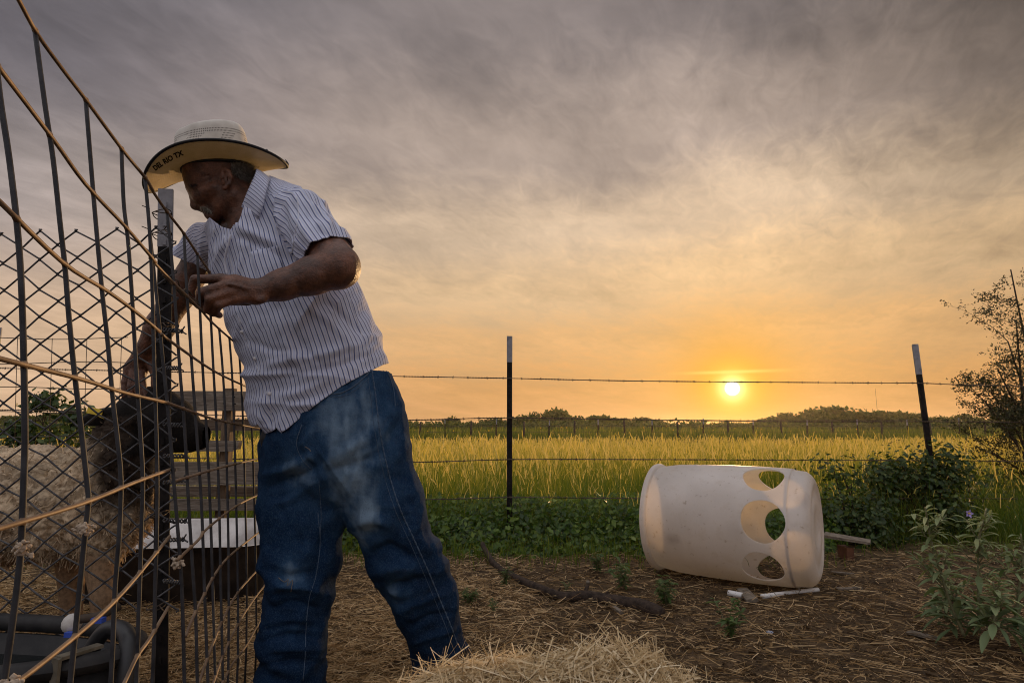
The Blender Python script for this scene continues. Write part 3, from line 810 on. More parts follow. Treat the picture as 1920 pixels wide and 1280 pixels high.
# low scrub closing the foot of the far tree line
N = 15000
d = rng.uniform(66, 82, N); X = rng.uniform(-1.02, 1.02, N) * d; P = np.stack([X, d, 0 * X], 1)
top = 1.55 + .45 * fbm(P, .12, 3, 71) + .25 * vnoise(P, .5, 72)
P[:, 2] = np.clip(top * rng.uniform(.15, 1, N) ** .7, .05, 2.4); Nn = rng.normal(0, .6, (N, 3)) + [0, -.5, .6]
V, T, tn = leaves(P, Nn, rng.uniform(.28, .55, N), np.clip(rng.beta(2, 2, N), 0, 1), .7)
obj('distant_scrub', npmesh('distant_scrub', V, None, T, M['leaf_far'], {'tone': tn}, smooth=False), kind='stuff')

# ------------------------------------------------------------------ far trees
def far_tree(seed, h, wd):
    r_ = np.random.default_rng(seed); nc = int(9 + wd * 3)
    C = np.stack([r_.normal(0, wd * .40, nc), r_.normal(0, wd * .3, nc), h * r_.uniform(.22, .88, nc)], 1)
    P, Nn, tn = [], [], []
    for c in C:
        m_ = 70; q = r_.normal(size=(m_, 3)); q /= np.linalg.norm(q, axis=1, keepdims=True)
        rad = r_.uniform(.13, .27) * h * r_.uniform(.45, 1, (m_, 1)) ** .5
        P.append(c + q * rad * np.array([1.2, 1.2, .72])); Nn.append(q + r_.normal(0, .5, (m_, 3))); tn.append(np.clip(r_.beta(2, 2, m_), 0, 1))
    V, T, t_ = leaves(np.vstack(P), np.vstack(Nn), .17 * h * .9, np.concatenate(tn), .7)
    V[:, 2] = np.maximum(V[:, 2] - .12 * h, .05)
    crown = npmesh('crown', V, None, T, M['leaf_far'], {'tone': t_}, smooth=False)
    b = MB(); b.tube(crom([(0, 0, -.1), (.1, 0, h * .25), (.05, .1, h * .55)], 3), np.linspace(.11, .04, 7), 6)
    b.tube([(.05, 0, h * .3), (wd * .2, .1, h * .6)], [.06, .02], 5); b.tube([(.05, 0, h * .26), (-wd * .22, -.1, h * .55)], [.06, .02], 5)
    return crown, b.mesh('trunk', M['bark'])
protos = [far_tree(s_, h, wd) for s_, h, wd in ((1, 3.3, 2.6), (2, 3.8, 3.4), (3, 2.9, 3.8), (4, 4.3, 2.9), (5, 3.1, 4.6), (6, 3.5, 2.2))]
KINDS = ['round topped mesquite tree in the dark tree line on the horizon', 'broad bushy mesquite tree in the dark tree line on the horizon', 'low spreading scrub tree in the tree line on the horizon',
         'tall mesquite tree standing above the tree line on the horizon', 'wide low thicket tree in the tree line on the horizon', 'narrow upright mesquite tree in the tree line on the horizon']
tr_r = random.Random(5)
tx = -60.0
while tx < 1990:
    k = tr_r.randrange(6); d = tr_r.uniform(84, 118)
    hh = .74 + .14 * math.sin(tx * .013) + (.22 if 1290 < tx + 700 * 0 and tx > 1420 else 0) + tr_r.uniform(-.12, .2)
    if 1230 < tx < 1420: hh *= .82
    t = empty('mesquite_tree', (PT(tx, 800, d)[0], d, 0), KINDS[k], 'tree', 'trees of the far tree line')
    for nm, me in zip(('crown', 'trunk'), protos[k]):
        o = obj(nm, me, t); o.location = (0, 0, 0); o.scale = (hh, hh, hh); o.rotation_euler = (0, 0, tr_r.uniform(0, 6.28))
    tx += tr_r.uniform(8, 21)

# ------------------------------------------------------------------ fences
def t_post_mesh(base, top, face, wd=.034, st=.036, th=.006, tip=0.0, holes=True):
    """steel T post: a flat face, a stem behind it and studs down the face. face: unit vector out of the face"""
    base, top = np.asarray(base, float), np.asarray(top, float)
    ax = unit(top - base); f = unit(face - ax * np.dot(face, ax)); s_ = np.cross(ax, f); L = np.linalg.norm(top - base)
    Rm = np.stack([s_, f, ax], 1)
    def part(z0, z1, grow=0.0):
        b = MB(); c = base + ax * (z0 + z1) / 2
        b.box(c, (wd + grow, th + grow, z1 - z0), Rm)
        b.box(c - f * (st / 2 + th / 2 - .0005), (th + grow, st, z1 - z0 - .0006), Rm)
        z = math.ceil(z0 / .055) * .055
        while z < z1 - .02:
            b.box(base + ax * z + f * (th / 2 + .003), (.009, .007, .016), Rm); z += .055
        return b
    low = part(0, L - tip); tipb = part(L - tip + .0005, L, .0016) if tip else None
    return low, tipb

def barbed(P, r=.0032, pitch=.115):
    b = MB(); P = np.asarray(P, float)
    seg = np.linalg.norm(np.diff(P, axis=0), axis=1); s_ = np.concatenate([[0], np.cumsum(seg)])
    ss = np.arange(0, s_[-1], .02); Q = np.stack([np.interp(ss, s_, P[:, i]) for i in range(3)], 1)
    for ph in (0, math.pi):
        o = np.stack([0 * ss, np.cos(ss * 150 + ph), np.sin(ss * 150 + ph)], 1) * r * .75
        b.tube(Q + o, r * .8, 4)
    x = pitch * .5
    while x < s_[-1]:
        c = np.array([np.interp(x, s_, P[:, i]) for i in range(3)]); j = random.uniform(-.4, .4)
        for a in (.7 + j, -.8 + j):
            dv = np.array([math.sin(a) * .6, .2 * random.uniform(-1, 1), math.cos(a)]) * .011
            b.tube([c - dv, c + dv], r * .55, 4)
        x += pitch * random.uniform(.85, 1.15)
    return b

# barbed wire fence across the back of the yard
bf = empty('barbed_wire_fence', PT(955, 1010, 4.02) * [1, 1, 0], 'barbed wire fence on two dark steel posts with white tips at the meadow edge', 'fence')
p1t, p1b = PT(955.5, 630, 4.02), PT(956, 1015, 4.02)
p1b[2] = -.05; lo, tipb = t_post_mesh([p1t[0], 4.02, -.05], p1t, np.array([.15, -1, 0]), .036, .036, .007, .182)
pp = lo.build('fence_post', M['post_dark'], bf, False); tipb.build('white_tip', M['post_white'], pp, False)
p2t, p2b = PT(1716, 645, 4.28), PT(1760, 968, 4.22)
dv = p2t - p2b; p2b = p2b - dv * (p2b[2] + .05) / dv[2]
lo, tipb = t_post_mesh(p2b, p2t, np.array([-.1, -1, 0]), .037, .036, .007, .225)
pp = lo.build('fence_post', M['post_dark'], bf, False, label='dark steel fence post leaning to the left over the bush'); tipb.build('white_tip', M['post_white'], pp, False)
# a third post stands out of frame on either side; wires run on to them
WIRES = [[(-260, 684, 4.3), (0, 690, 4.2), (330, 697, 4.1), (730, 705, 4.03), (955, 709, 4.0), (1160, 713.5, 4.06), (1400, 716, 4.14), (1640, 717.5, 4.22), (1724, 718, 4.24), (1830, 722, 4.34), (2100, 728, 4.6)],
         [(-260, 768, 4.3), (0, 768, 4.2), (330, 776, 4.1), (730, 787, 4.03), (955, 783, 4.0), (1300, 788, 4.1), (1500, 790, 4.18), (1737, 790, 4.24), (2100, 792, 4.6)],
         [(-260, 850, 4.3), (330, 858, 4.1), (740, 866, 4.03), (955, 861, 4.0), (1200, 861, 4.08), (1480, 862, 4.17), (1748, 863, 4.22), (1900, 864, 4.4), (2100, 866, 4.6)],
         [(-260, 930, 4.3), (330, 935, 4.1), (780, 936, 4.03), (955, 932, 4.0), (1200, 934, 4.08), (1480, 935, 4.17), (1757, 934, 4.20), (2100, 936, 4.6)]]
for wv in WIRES:
    barbed(crom([PT(*q) for q in wv], 6)).build('barbed_wire', M['barb'], bf)

# woven wire fence behind the pen (left)
wf = empty('woven_wire_fence', PT(0, 640, 4.7) * [1, 1, 0], 'thin square mesh wire fence behind the sheep pen', 'fence')
for v in (634, 680, 727, 772, 819, 858, 892, 925):
    MB().tube(crom([PT(u, v + 2 * math.sin(u * .02 + v), 4.7) for u in range(-160, 245, 40)], 2), .0034, 4).build('horizontal_wire', M['barb'], wf)
for k, u in enumerate(range(-165, 240, 65)):
    MB().tube([PT(u + 3, 634, 4.702), PT(u, 727, 4.702), PT(u - 6, 960, 4.702)], .003, 4).build('vertical_wire', M['barb'], wf)
lo, tipb = t_post_mesh(PT(-3, 614, 4.72) * [1, 1, 0], PT(-3, 614, 4.72), np.array([.2, -1, 0]), .05, .04, .008, .3)
pp = lo.build('fence_post', M['post_dark'], wf, False); tipb.build('white_tip', M['post_white'], pp, False)

# far fence with alternating steel and wooden posts
ff = empty('far_fence', PT(960, 805, 32) * [1, 1, 0], 'far wire fence of alternating white tipped steel posts and dark wooden posts beyond the meadow', 'fence')
b = MB(); b.box((0, 0, .52), (.05, .05, 1.04)); b.box((0, .03, .5), (.018, .05, 1.0)); steel_me = b.mesh('steel_post', M['far_post'], False)
b = MB(); b.box((0, 0, 1.19), (.054, .054, .30)); tip_me = b.mesh('white_tip', M['post_white'], False)
b = MB(); b.tube([(0, 0, 0), (.012, 0, .6), (.0, 0, 1.24)], [.062, .058, .05], 7); wood_me = b.mesh('wooden_post', M['far_post'])
k = 0; u = -40.0
fr_ = random.Random(3)
while u < 1990:
    p = PT(u, 800, 32 + .4 * math.sin(u * .01))
    o = obj('steel_post' if k % 2 == 0 else 'wooden_post', steel_me if k % 2 == 0 else wood_me, ff)
    o.location = Vector((p[0], p[1], -.02)) - ff.location; o.rotation_euler = (fr_.uniform(-.03, .03), fr_.uniform(-.04, .04), fr_.uniform(0, 3))
    o.scale = (1, 1, fr_.uniform(.94, 1.05))
    if k % 2 == 0:
        t = bpy.data.objects.new('white_tip', tip_me); COL.objects.link(t); t.parent = o
    u += 48.3 + fr_.uniform(-4, 4); k += 1
for z in (1.27, .95, .62, .3):
    MB().tube([(x, 32 + .02 + .4 * math.sin((960 + x * 34) * .01), z + .02 * math.sin(x * 2.1)) for x in np.linspace(-31, 31, 80)], .010, 4, False).build('fence_wire', M['barb'], ff)

# steel post of the pen, white painted top
tp_b, tp_t = PT(300, 1300, 1.60), PT(311, 355, 1.585)
dv = tp_t - tp_b; tp_b = tp_b - dv * (tp_b[2] + .05) / dv[2]
tp = empty('steel_t_post', [tp_b[0], tp_b[1], 0], 'dark steel fence post with chipped white top under the hat brim of the man', 'post')
lo, tipb = t_post_mesh(tp_b, tp_t, np.array([.28, -1, 0]), .036, .040, .007, .17)
lo.build('post_shaft', M['post_dark'], tp, False); tipb.build('white_tip', M['post_white'], tp, False)

# ------------------------------------------------------------------ cattle panels: rods traced at their own distances
def yinterp(poly, v): poly = np.asarray(poly, float); return np.interp(v, poly[:, 1], poly[:, 0])
def extrap(poly, n=1, ext=400):
    poly = [np.array(p, float) for p in poly]
    d0 = unit(poly[0] - poly[1]); d1 = unit(poly[-1] - poly[-2])
    return [poly[0] + d0 * ext] + poly + [poly[-1] + d1 * ext]
def cross(vp, hp):
    """pixel where rod polyline vp meets rod polyline hp"""
    best = None
    for a, b in zip(vp[:-1], vp[1:]):
        for c, d in zip(hp[:-1], hp[1:]):
            a_, b_, c_, d_ = map(lambda q: np.array(q, float), (a, b, c, d))
            A = np.stack([b_ - a_, -(d_ - c_)], 1); det = np.linalg.det(A)
            if abs(det) < 1e-6: continue
            s_, t_ = np.linalg.solve(A, c_ - a_)
            if -1e-6 <= s_ <= 1 + 1e-6 and -1e-6 <= t_ <= 1 + 1e-6: return a_ + s_ * (b_ - a_)
    return best
def smooth2(poly): return crom(np.array([(p[0], p[1], 0) for p in poly], float), 4)[:, :2]

def cattle_panel(label, verts, depths, horiz, vr=.0029, hr=.0027, off=-.0058):
    root = empty('cattle_panel', PT(verts[len(verts) // 2][-1][0], 800, depths[len(depths) // 2]) * [1, 1, 0], label, 'livestock panel', 'wire livestock panels at the pen')
    vext = []
    for poly, d in zip(verts, depths):
        sp = smooth2(poly)
        P = np.array([PT(u, v, d) for u, v in sp])
        dv = unit(P[-1] - P[-2])
        if poly[-1][1] > 1180 and P[-1][2] > .02:
            P = np.vstack([P, P[-1] + np.array([dv[0] * .3, 0, dv[2]]) / abs(dv[2]) * (P[-1][2] - .01)])
        MB().tube(P, vr, 7).build('vertical_rod', M['dark_rod'], root)
        e = [tuple(p) for p in sp]; vext.append(extrap(e, 1, 350))
    for hp, kw in horiz:
        sp = [tuple(p) for p in smooth2(hp)]
        if kw.get('l'): sp = [tuple(np.array(sp[0]) + unit(np.array(sp[0]) - np.array(sp[1])) * 500)] + sp
        pts = []
        for vp, d in zip(vext, depths):
            c = cross(vp, sp)
            if c is not None: pts.append((c[0], c[1], d))
        ends = []
        us = [q[0] for q in pts]
        # every traced point gets the distance of the rods either side of it
        tr_ = [p for p in smooth2(hp)]
        allp = list(pts)
        if len(pts) >= 2:
            uu_ = np.array(us); dd_ = np.array([q[2] for q in pts]); o_ = np.argsort(uu_); uu_, dd_ = uu_[o_], dd_[o_]
            for p in tr_:
                if np.min(np.abs(uu_ - p[0])) > 4:
                    if p[0] < uu_[0]: inv = 1 / dd_[0] + (p[0] - uu_[0]) * (1 / dd_[1] - 1 / dd_[0]) / (uu_[1] - uu_[0])
                    elif p[0] > uu_[-1]: inv = 1 / dd_[-1] + (p[0] - uu_[-1]) * (1 / dd_[-1] - 1 / dd_[-2]) / (uu_[-1] - uu_[-2])
                    else: inv = np.interp(p[0], uu_, 1 / dd_)
                    allp.append((p[0], p[1], 1 / max(inv, .3)))
            allp.sort(key=lambda q: q[0])
            P = np.array([PT(u, v, d) + unit(ray(u, v)) * off for u, v, d in allp])
            hb = MB().tube(P, hr, 7); Pd = unit(P[-1] - P[0])
            for u, v, d in pts:
                c = PT(u, v, d) + unit(ray(u, v)) * off * .5; hb.tube([c - Pd * .005, c, c + Pd * .005], [hr * .9, hr * 1.55, hr * .9], 6)
            hb.build('horizontal_rod', M['rust_rod'], root)
    return root

V1 = [(-22, -60), (-12, 60), (0, 180), (18, 300), (35, 450), (43, 600), (47, 800), (45, 900), (38, 1050), (22, 1180), (8, 1280)]
V0 = [(p[0] - 150, p[1]) for p in V1]
VP1 = [V0, V1,
       [(66, 60), (85, 200), (100, 300), (113, 420), (122, 500), (130, 600), (140, 700), (152, 800), (163, 900), (166, 940), (160, 1000), (150, 1100), (140, 1200), (132, 1280)],
       [(161, 188), (170, 300), (180, 420), (192, 550), (202, 640), (212, 750), (220, 820), (227, 900), (224, 1000), (216, 1100), (212, 1200), (208, 1280)],
       [(228, 281), (232, 380), (240, 450), (248, 560), (256, 700), (262, 790), (268, 900), (265, 1000), (262, 1100), (256, 1280)],
       [(272, 334), (281, 440), (286, 560), (289, 680), (293, 800), (295, 900), (294, 1000), (291, 1100), (289, 1200), (286, 1280)]]
DP1 = [.49, .572, .692, .80, .888, .964]
HP1 = [([(20, -28), (35, 0), (70, 64), (118, 131), (160, 186), (228, 279), (272, 333), (287, 358)], {'l': 1}),
       ([(-12, 113), (0, 130), (100, 262), (160, 345), (235, 425), (292, 492)], {'l': 1}),
       ([(-20, 362), (0, 379), (115, 490), (200, 545), (255, 585), (300, 622)], {'l': 1}),
       ([(-20, 665), (0, 672), (150, 710), (230, 735), (306, 753)], {'l': 1}),
       ([(-20, 995), (0, 990), (150, 945), (250, 905), (318, 880)], {'l': 1}),
       ([(-60, 1330), (29, 1280), (163, 1174), (233, 1107), (318, 1005)], {}),
       ([(200, 1345), (233, 1280), (257, 1230), (280, 1198), (316, 1137)], {})]
cattle_panel('nearest rusty wire panel of the pen, running out of the picture on the left', VP1, DP1, HP1)
VP2 = [[(280, 428), (290, 520), (303, 650), (318, 800), (324, 880), (334, 1000), (341, 1100), (346, 1280)],
       [(313, 396), (325, 520), (337, 690), (346, 800), (354, 950), (361, 1060), (367, 1154), (370, 1280)],
       [(345, 440), (350, 540), (360, 690), (368, 800), (378, 950), (384, 1120), (390, 1280)],
       [(370, 476), (374, 560), (380, 690), (387, 800), (394, 950), (399, 1100), (404, 1280)],
       [(392, 510), (395, 590), (400, 690), (406, 800), (411, 950), (414, 1100), (418, 1275)],
       [(411, 617), (418, 700), (423, 800), (427, 950), (429, 1100), (428, 1262)],
       [(430, 633), (435, 700), (439, 800), (443, 950), (446, 1100), (446, 1240)],
       [(447, 647), (451, 700), (456, 800), (460, 950), (463, 1090), (462, 1215)],
       [(463, 660), (467, 720), (472, 800), (477, 950), (480, 1080), (481, 1195)],
       [(479, 672), (483, 740), (488, 800), (492, 900), (495, 1000), (497, 1170)],
       [(494, 684), (499, 760), (503, 800), (506, 900), (509, 1000), (511, 1140)]]
DP2 = [1.036, 1.131, 1.218, 1.306, 1.407, 1.511, 1.624, 1.74, 1.85, 1.96, 2.07]
HP2 = [([(282, 352), (310, 393), (345, 438), (370, 476), (392, 509), (398, 530)], {}),
       ([(281, 484), (330, 535), (356, 560), (377, 581), (399, 606), (450, 650), (480, 673), (510, 697)], {}),
       ([(303, 626), (320, 640), (400, 695), (475, 730), (512, 744)], {}),
       ([(302, 752), (320, 757), (400, 785), (485, 803), (514, 808)], {}),
       ([(326, 902), (400, 880), (470, 863), (514, 853)], {}),
       ([(332, 1049), (357, 1026), (376, 1007), (384, 994), (440, 950), (490, 925), (514, 915)], {}),
       ([(348, 1192), (365, 1150), (382, 1116), (400, 1081), (429, 1043), (490, 994), (514, 978)], {}),
       ([(362, 1320), (373, 1280), (397, 1212), (417, 1163), (446, 1110), (493, 1058), (514, 1040)], {}),
       ([(390, 1310), (420, 1223), (457, 1151), (493, 1101), (514, 1080)], {}),
       ([(404, 1305), (437, 1242), (461, 1211), (502, 1137), (514, 1120)], {})]
cattle_panel('second wire panel of the pen, bent down at the top where the man grips it', VP2, DP2, HP2)

# ------------------------------------------------------------------ chain link mesh
cl = empty('chain_link_fence', PT(150, 800, 1.52) * [1, 1, 0], 'loose sheet of chain link mesh tied to the steel post in front of the sheep', 'fence')
px_, py_ = 35.6, 53.0
def node_v(c, j):
    """pixel height of knot j in column c"""
    base = 436 + .0006 * (150 - c * px_) ** 2 * .2 - .16 * c * px_ * .22
    return base + j * py_ + (py_ / 2 if c % 2 else 0)
nrow = 15
for w_ in range(-4, 9):
    P = []
    lastj = nrow - (1 if w_ % 3 == 1 else 0) - (1 if w_ >= 5 else 0)
    seq = []
    for j in range(lastj):
        cL, cR = w_, w_ + 1
        first, second = (cL, cR) if node_v(cL, j) < node_v(cR, j) else (cR, cL)
        seq += [(first, j), (second, j)]
    for c, j in seq:
        u = 10 + c * px_ + 3.0 * math.sin(j * .7 + c * 1.3) + .020 * (node_v(c, j) - 800) * (c < 7); v = node_v(c, j) + 2.0 * math.sin(c * 2.1 + j * 1.7)
        tow = 5.0 * (1 if c == w_ + 1 else -1)
        d = 1.50 + .004 * (1 if c == w_ + 1 else -1) + (.05 * max(0, 3 - c) / 7)
        dr_ = 1 if c == w_ + 1 else -1; P += [PT(u - 2.6 * dr_, v - 2.2, d), PT(u + 1.8 * dr_, v - 1.2 - 1.2 * dr_, d + .003), PT(u + .6 * dr_, v + 1.6, d + .004), PT(u - 3.0 * dr_, v + 2.6, d + .004)]
    MB().tube(P, .0024, 5).build('link_wire', M['link_wire'], cl)
# twisted wire ends past the post, and ties round it
for v0, u1 in ((618, 343), (690, 338), (795, 341), (855, 350), (905, 344), (975, 350), (1012, 346), (1088, 338)):
    dP = PT(318, v0, 1.5); b = MB(); s_ = np.linspace(0, 1, 26); jj = random.uniform(-8, 8)
    for ph in (0, math.pi):
        Q = np.array([PT(306 + (u1 - 306) * t, v0 + jj * t + 3.4 * math.sin(t * 22 + ph), 1.50 + .004 * math.cos(t * 22 + ph)) for t in s_])
        b.tube(Q, .0021, 5)
    b.tube([PT(u1 - 3, v0 + jj, 1.5), PT(u1 + 3, v0 + jj - 9, 1.49)], .002, 5); b.tube([PT(u1 - 2, v0 + jj, 1.5), PT(u1 + 6, v0 + jj + 5, 1.49)], .002, 5)
    b.build('wire_end', M['link_wire'], cl)
for v0 in (402, 440, 610, 958, 1128):
    b = MB(); ax0 = tp_b + (tp_t - tp_b) * ((PT(309, v0, 1.59)[2] - tp_b[2]) / (tp_t[2] - tp_b[2]))
    for lp in range(2):
        tt = np.linspace(0, 2 * math.pi, 18); r0 = .0205 + .0015 * lp
        b.tube(ax0 + np.stack([r0 * np.cos(tt), .02 * 0 - .016 + (r0 + .006) * np.sin(tt), .005 * lp + .004 * np.sin(tt * 2 + lp * 2) + .005 * np.cos(tt) - .01], 1), .0014, 5)
    for q in range(3):
        a = random.uniform(0, 6.28); b.tube([ax0 + np.array([.02 * (-1) ** q, -.04, 0]), ax0 + np.array([.036 * (-1) ** q, -.05, .012 * math.sin(a)])], .0014, 5)
    b.build('wire_tie', M['barb'], cl)
# bundle of loose strands the man is working on
b = MB()
for k in range(4):
    b.tube(crom([PT(296 + 3 * k, 500 + 5 * k, 1.10), PT(330, 536 - 3 + 3 * k, 1.18), PT(350, 556 + 3 * k - 4, 1.24), PT(372 + 4 * k, 566 + 7 * k, 1.31)], 5), .0017, 5)
b.tube(crom([PT(322, 520, 1.16), PT(334, 528, 1.17), PT(339, 545, 1.19), PT(349, 541, 1.2)], 5), .0016, 5)
b.tube(crom([PT(340, 548, 1.21), PT(352, 545, 1.23), PT(360, 553, 1.25)], 5), .0022, 5)
tag(b.build('loose_wire', M['barb']), 'bundle of loose twisted wire strands held in the fingers of the man', 'wire')

def unit_rows(a): return a / np.maximum(np.linalg.norm(a, axis=1, keepdims=True), 1e-9)
# tufts of wool snagged on the rods
for (u, v, d, s_, lab) in ((158, 991, .685, .0105, 'pale wool tuft snagged high on the second rod beside the sheep chest'), (42, 1027, .566, .0095, 'wool tuft caught on the leftmost rod in front of the sheep body'),
                           (333, 1056, 1.03, .0115, 'small tan wool tuft caught on the wire right of the steel post'), (22, 1278, .565, .009, 'wool tuft on the bent brown rod at the bottom edge')):
    c = PT(u, v, d - .004); N = 420
    q = rng.normal(size=(N, 3)); q /= np.linalg.norm(q, axis=1, keepdims=True); q = q * np.array([.8, .7, 1.0])
    fw = Field(c - s_ * 2.2, c + s_ * 2.2, s_ * .07)
    for _ in range(26):
        e = c + rng.normal(0, .34, 3) * s_ * np.array([1, .8, .8]); fw.cap(e, e + rng.normal(0, .14, 3) * s_, rng.uniform(.13, .26) * s_, rng.uniform(.10, .2) * s_, s_ * .05)
    V, Q = fw.mesh(); Nw = vnormals(V, Q); V = V + Nw * (s_ * .16 * fbm(V, 5.5 / s_, 3, int(u)))[:, None]
    tag(obj('wool_tuft', npmesh('wool_tuft', V, Q, mats=M['tuft'])), lab, 'wool tuft', 'wool tufts snagged on the panels')

# ------------------------------------------------------------------ stock tank with hose and float
cxT, cyT, ax_, ay_ = -1.36, 1.30, .575, .185
def oval(sc_x, sc_y, z, n_=72, e=2.05):
    t = np.linspace(0, 2 * math.pi, n_, endpoint=False)
    return np.stack([cxT + (ax_ + sc_x) * np.sign(np.cos(t)) * np.abs(np.cos(t)) ** (2 / e), cyT + (ay_ + sc_y) * np.sign(np.sin(t)) * np.abs(np.sin(t)) ** (2 / e), np.full(n_, z)], 1)
def loft(rings, close=True):
    n_ = len(rings[0]); V = np.vstack(rings); Fs = []
    for i in range(len(rings) - 1):
        for k in range(n_ if close else n_ - 1):
            k2 = (k + 1) % n_; Fs.append((i * n_ + k, i * n_ + k2, (i + 1) * n_ + k2, (i + 1) * n_ + k))
    return V, Fs
tank = empty('stock_tank', (cxT, cyT, 0), 'black oval plastic water tank with rolled rim, at the bottom left behind the wire panel', 'water tank')
b = MB(); V, Fs = loft([oval(-.05, -.03, .0), oval(-.045, -.025, .08), oval(-.05, -.03, .09), oval(-.03, -.018, .14), oval(-.035, -.022, .15), oval(-.010, -.008, .278), oval(-.02, -.016, .278), oval(-.045, -.035, .03)])
b.add(V, Fs); b.add(oval(-.05, -.03, .002), [tuple(range(72))]); b.build('tank_wall', M['tank'], tank)
b = MB(); rr = []
for k in range(9):
    a = 2 * math.pi * k / 8; rr.append(oval(.018 * math.cos(a), .018 * math.cos(a), .298 + .02 * math.sin(a)))
V, Fs = loft(rr); b.add(V, Fs); b.build('rolled_rim', M['tank'], tank)
b = MB(); b.add(oval(-.024, -.020, .235), [tuple(range(72))]); b.build('water_surface', M['water'], tank)
br = MB(); c = PT(204, 1200, 1.10)
yr = cyT - ay_ - .022
for i, (dy, z, l) in enumerate(((.03, .318, .05),)): br.box((-.845, 1.225, .321), (.022, .075, .006), rotz(-.45))
br.box((-.862, 1.188, .286), (.022, .006, .072), rotz(-.45)); br.box((-.862, 1.186, .247), (.026, .009, .014), rotz(-.45))
br.tube(crom([(-.91, 1.165, .250), (-.88, 1.172, .254), (-.84, 1.190, .256), (-.825, 1.205, .250)], 4), .004, 6)
br.build('rim_bracket', M['clip'], tank, False)
# hose over the right end of the rim
hp = crom([(-.93, 1.33, .20), (-.90, 1.325, .27), (-.86, 1.315, .330), (-.815, 1.30, .338), (-.782, 1.275, .318), (-.768, 1.255, .26), (-.764, 1.25, .16), (-.766, 1.25, .05), (-.74, 1.27, .014), (-.6, 1.36, .014)], 6)
tag(MB().tube(hp, .0165, 12).build('water_hose', M['hose']), 'thick black hose curving over the right rim of the water tank', 'hose')
fv = empty('float_valve', PT(137, 1168, 1.24), 'small white float valve with blue fittings sitting on the tank water', 'float valve')
c = PT(135, 1168, 1.24)
b = MB(); rr = []
for k in range(8):
    a = math.pi * k / 7; t = np.linspace(0, 2 * math.pi, 18, endpoint=False); r0 = .018 * math.sin(a) + 1e-4
    rr.append(c + np.stack([r0 * np.cos(t), r0 * np.sin(t), np.full(18, .019 * math.cos(a))], 1))
V, Fs = loft(rr); b.add(V, Fs); b.build('float_dome', M['float'], fv)
MB().tube([c + [.015, 0, .008], c + [.05, .0, .013], c + [.085, .01, .03]], .0085, 8).build('valve_arm', M['far_post'], fv)
MB().box(c + [.06, -.012, .010], (.022, .014, .009)).build('blue_fitting', M['blue'], fv, False)
MB().box(c + [.012, -.02, -.014], (.016, .01, .009)).build('blue_fitting', M['blue'], fv, False)

# ------------------------------------------------------------------ white lined trough
def rrect(x0, x1, y0, y1, z, rad, n_=6):
    pts = []
    for (cx_, cy_, a0) in ((x1 - rad, y1 - rad, 0), (x0 + rad, y1 - rad, 90), (x0 + rad, y0 + rad, 180), (x1 - rad, y0 + rad, 270)):
        for k in range(n_ + 1):
            a = R(a0 + 90 * k / n_); pts.append((cx_ + rad * math.cos(a), cy_ + rad * math.sin(a), z))
    return np.array(pts)
tub = empty('feed_tub', (-1.52, 2.85, 0), 'big old tub with white inside and dark dirty sides on the straw behind the man', 'tub')
x0, x1, y0, y1 = -1.93, -1.08, 2.62, 3.14
b = MB(); V, Fs = loft([rrect(x0 + .06, x1 - .06, y0 + .06, y1 - .06, 0, .1), rrect(x0 + .02, x1 - .02, y0 + .02, y1 - .02, .12, .12), rrect(x0, x1, y0, y1, .235, .14), rrect(x0 - .012, x1 + .012, y0 - .012, y1 + .012, .252, .14)])
V[:, 2] += np.clip((V[:, 1] - 2.7) / .45, 0, 1) * np.clip(V[:, 2] / .2, 0, 1) * .045; V = (V - [-1.3, 2.7, 0]) @ rotz(R(6)).T + [-1.3, 2.7, 0]; b.add(V, Fs); b.build('tub_side', M['tub_out'], tub)
b = MB(); V, Fs = loft([rrect(x0 - .012, x1 + .012, y0 - .012, y1 + .012, .2525, .14), rrect(x0 + .012, x1 - .012, y0 + .012, y1 - .012, .250, .13), rrect(x0 + .05, x1 - .05, y0 + .05, y1 - .05, .11, .12), rrect(x0 + .12, x1 - .12, y0 + .12, y1 - .12, .04, .09)])
n4 = len(V) // 4; V[:, 2] += np.clip((V[:, 1] - 2.7) / .45, 0, 1) * np.clip(V[:, 2] / .2, 0, 1) * .045
V = (V - [-1.3, 2.7, 0]) @ rotz(R(6)).T + [-1.3, 2.7, 0]; b.add(V, Fs + [tuple(range(3 * n4, 4 * n4))]); b.build('white_lining', M['tub_in'], tub)

# ------------------------------------------------------------------ board fence behind the tub
wfz = empty('board_fence', PT(432, 900, 3.4) * [1, 1, 0], 'weathered grey plank fence of mismatched boards behind the sheep head', 'fence')
def plank(u0, u1, v0, v1, d0, d1, th, tip=0.0):
    a, b_ = PT(u0, v0, d0), PT(u0, v1, d0); c, e = PT(u1, v0, d1), PT(u1, v1, d1)
    nrm = unit(np.cross(c - a, np.array([0, 0, 1.0]))); nrm = -nrm if nrm[1] < 0 else nrm; V = []
    m_ = 5
    for i in range(m_ + 1):
        t = i / m_; hi_, lo_ = a + (c - a) * t, b_ + (e - b_) * t; j = .0022 * math.sin(i * 2.3 + u0)
        if tip and i == m_: lo_ = lo_ + (hi_ - lo_) * tip
        for q in (hi_ + [0, 0, j], lo_ + [0, 0, -j], lo_ + nrm * th, hi_ + nrm * th): V.append(q)
    Fs = [(0, 1, 2, 3), tuple(4 * m_ + k for k in (3, 2, 1, 0))]
    for i in range(m_):
        for k in range(4): Fs.append((4 * i + k, 4 * (i + 1) + k, 4 * (i + 1) + (k + 1) % 4, 4 * i + (k + 1) % 4))
    return MB().add(V, Fs)
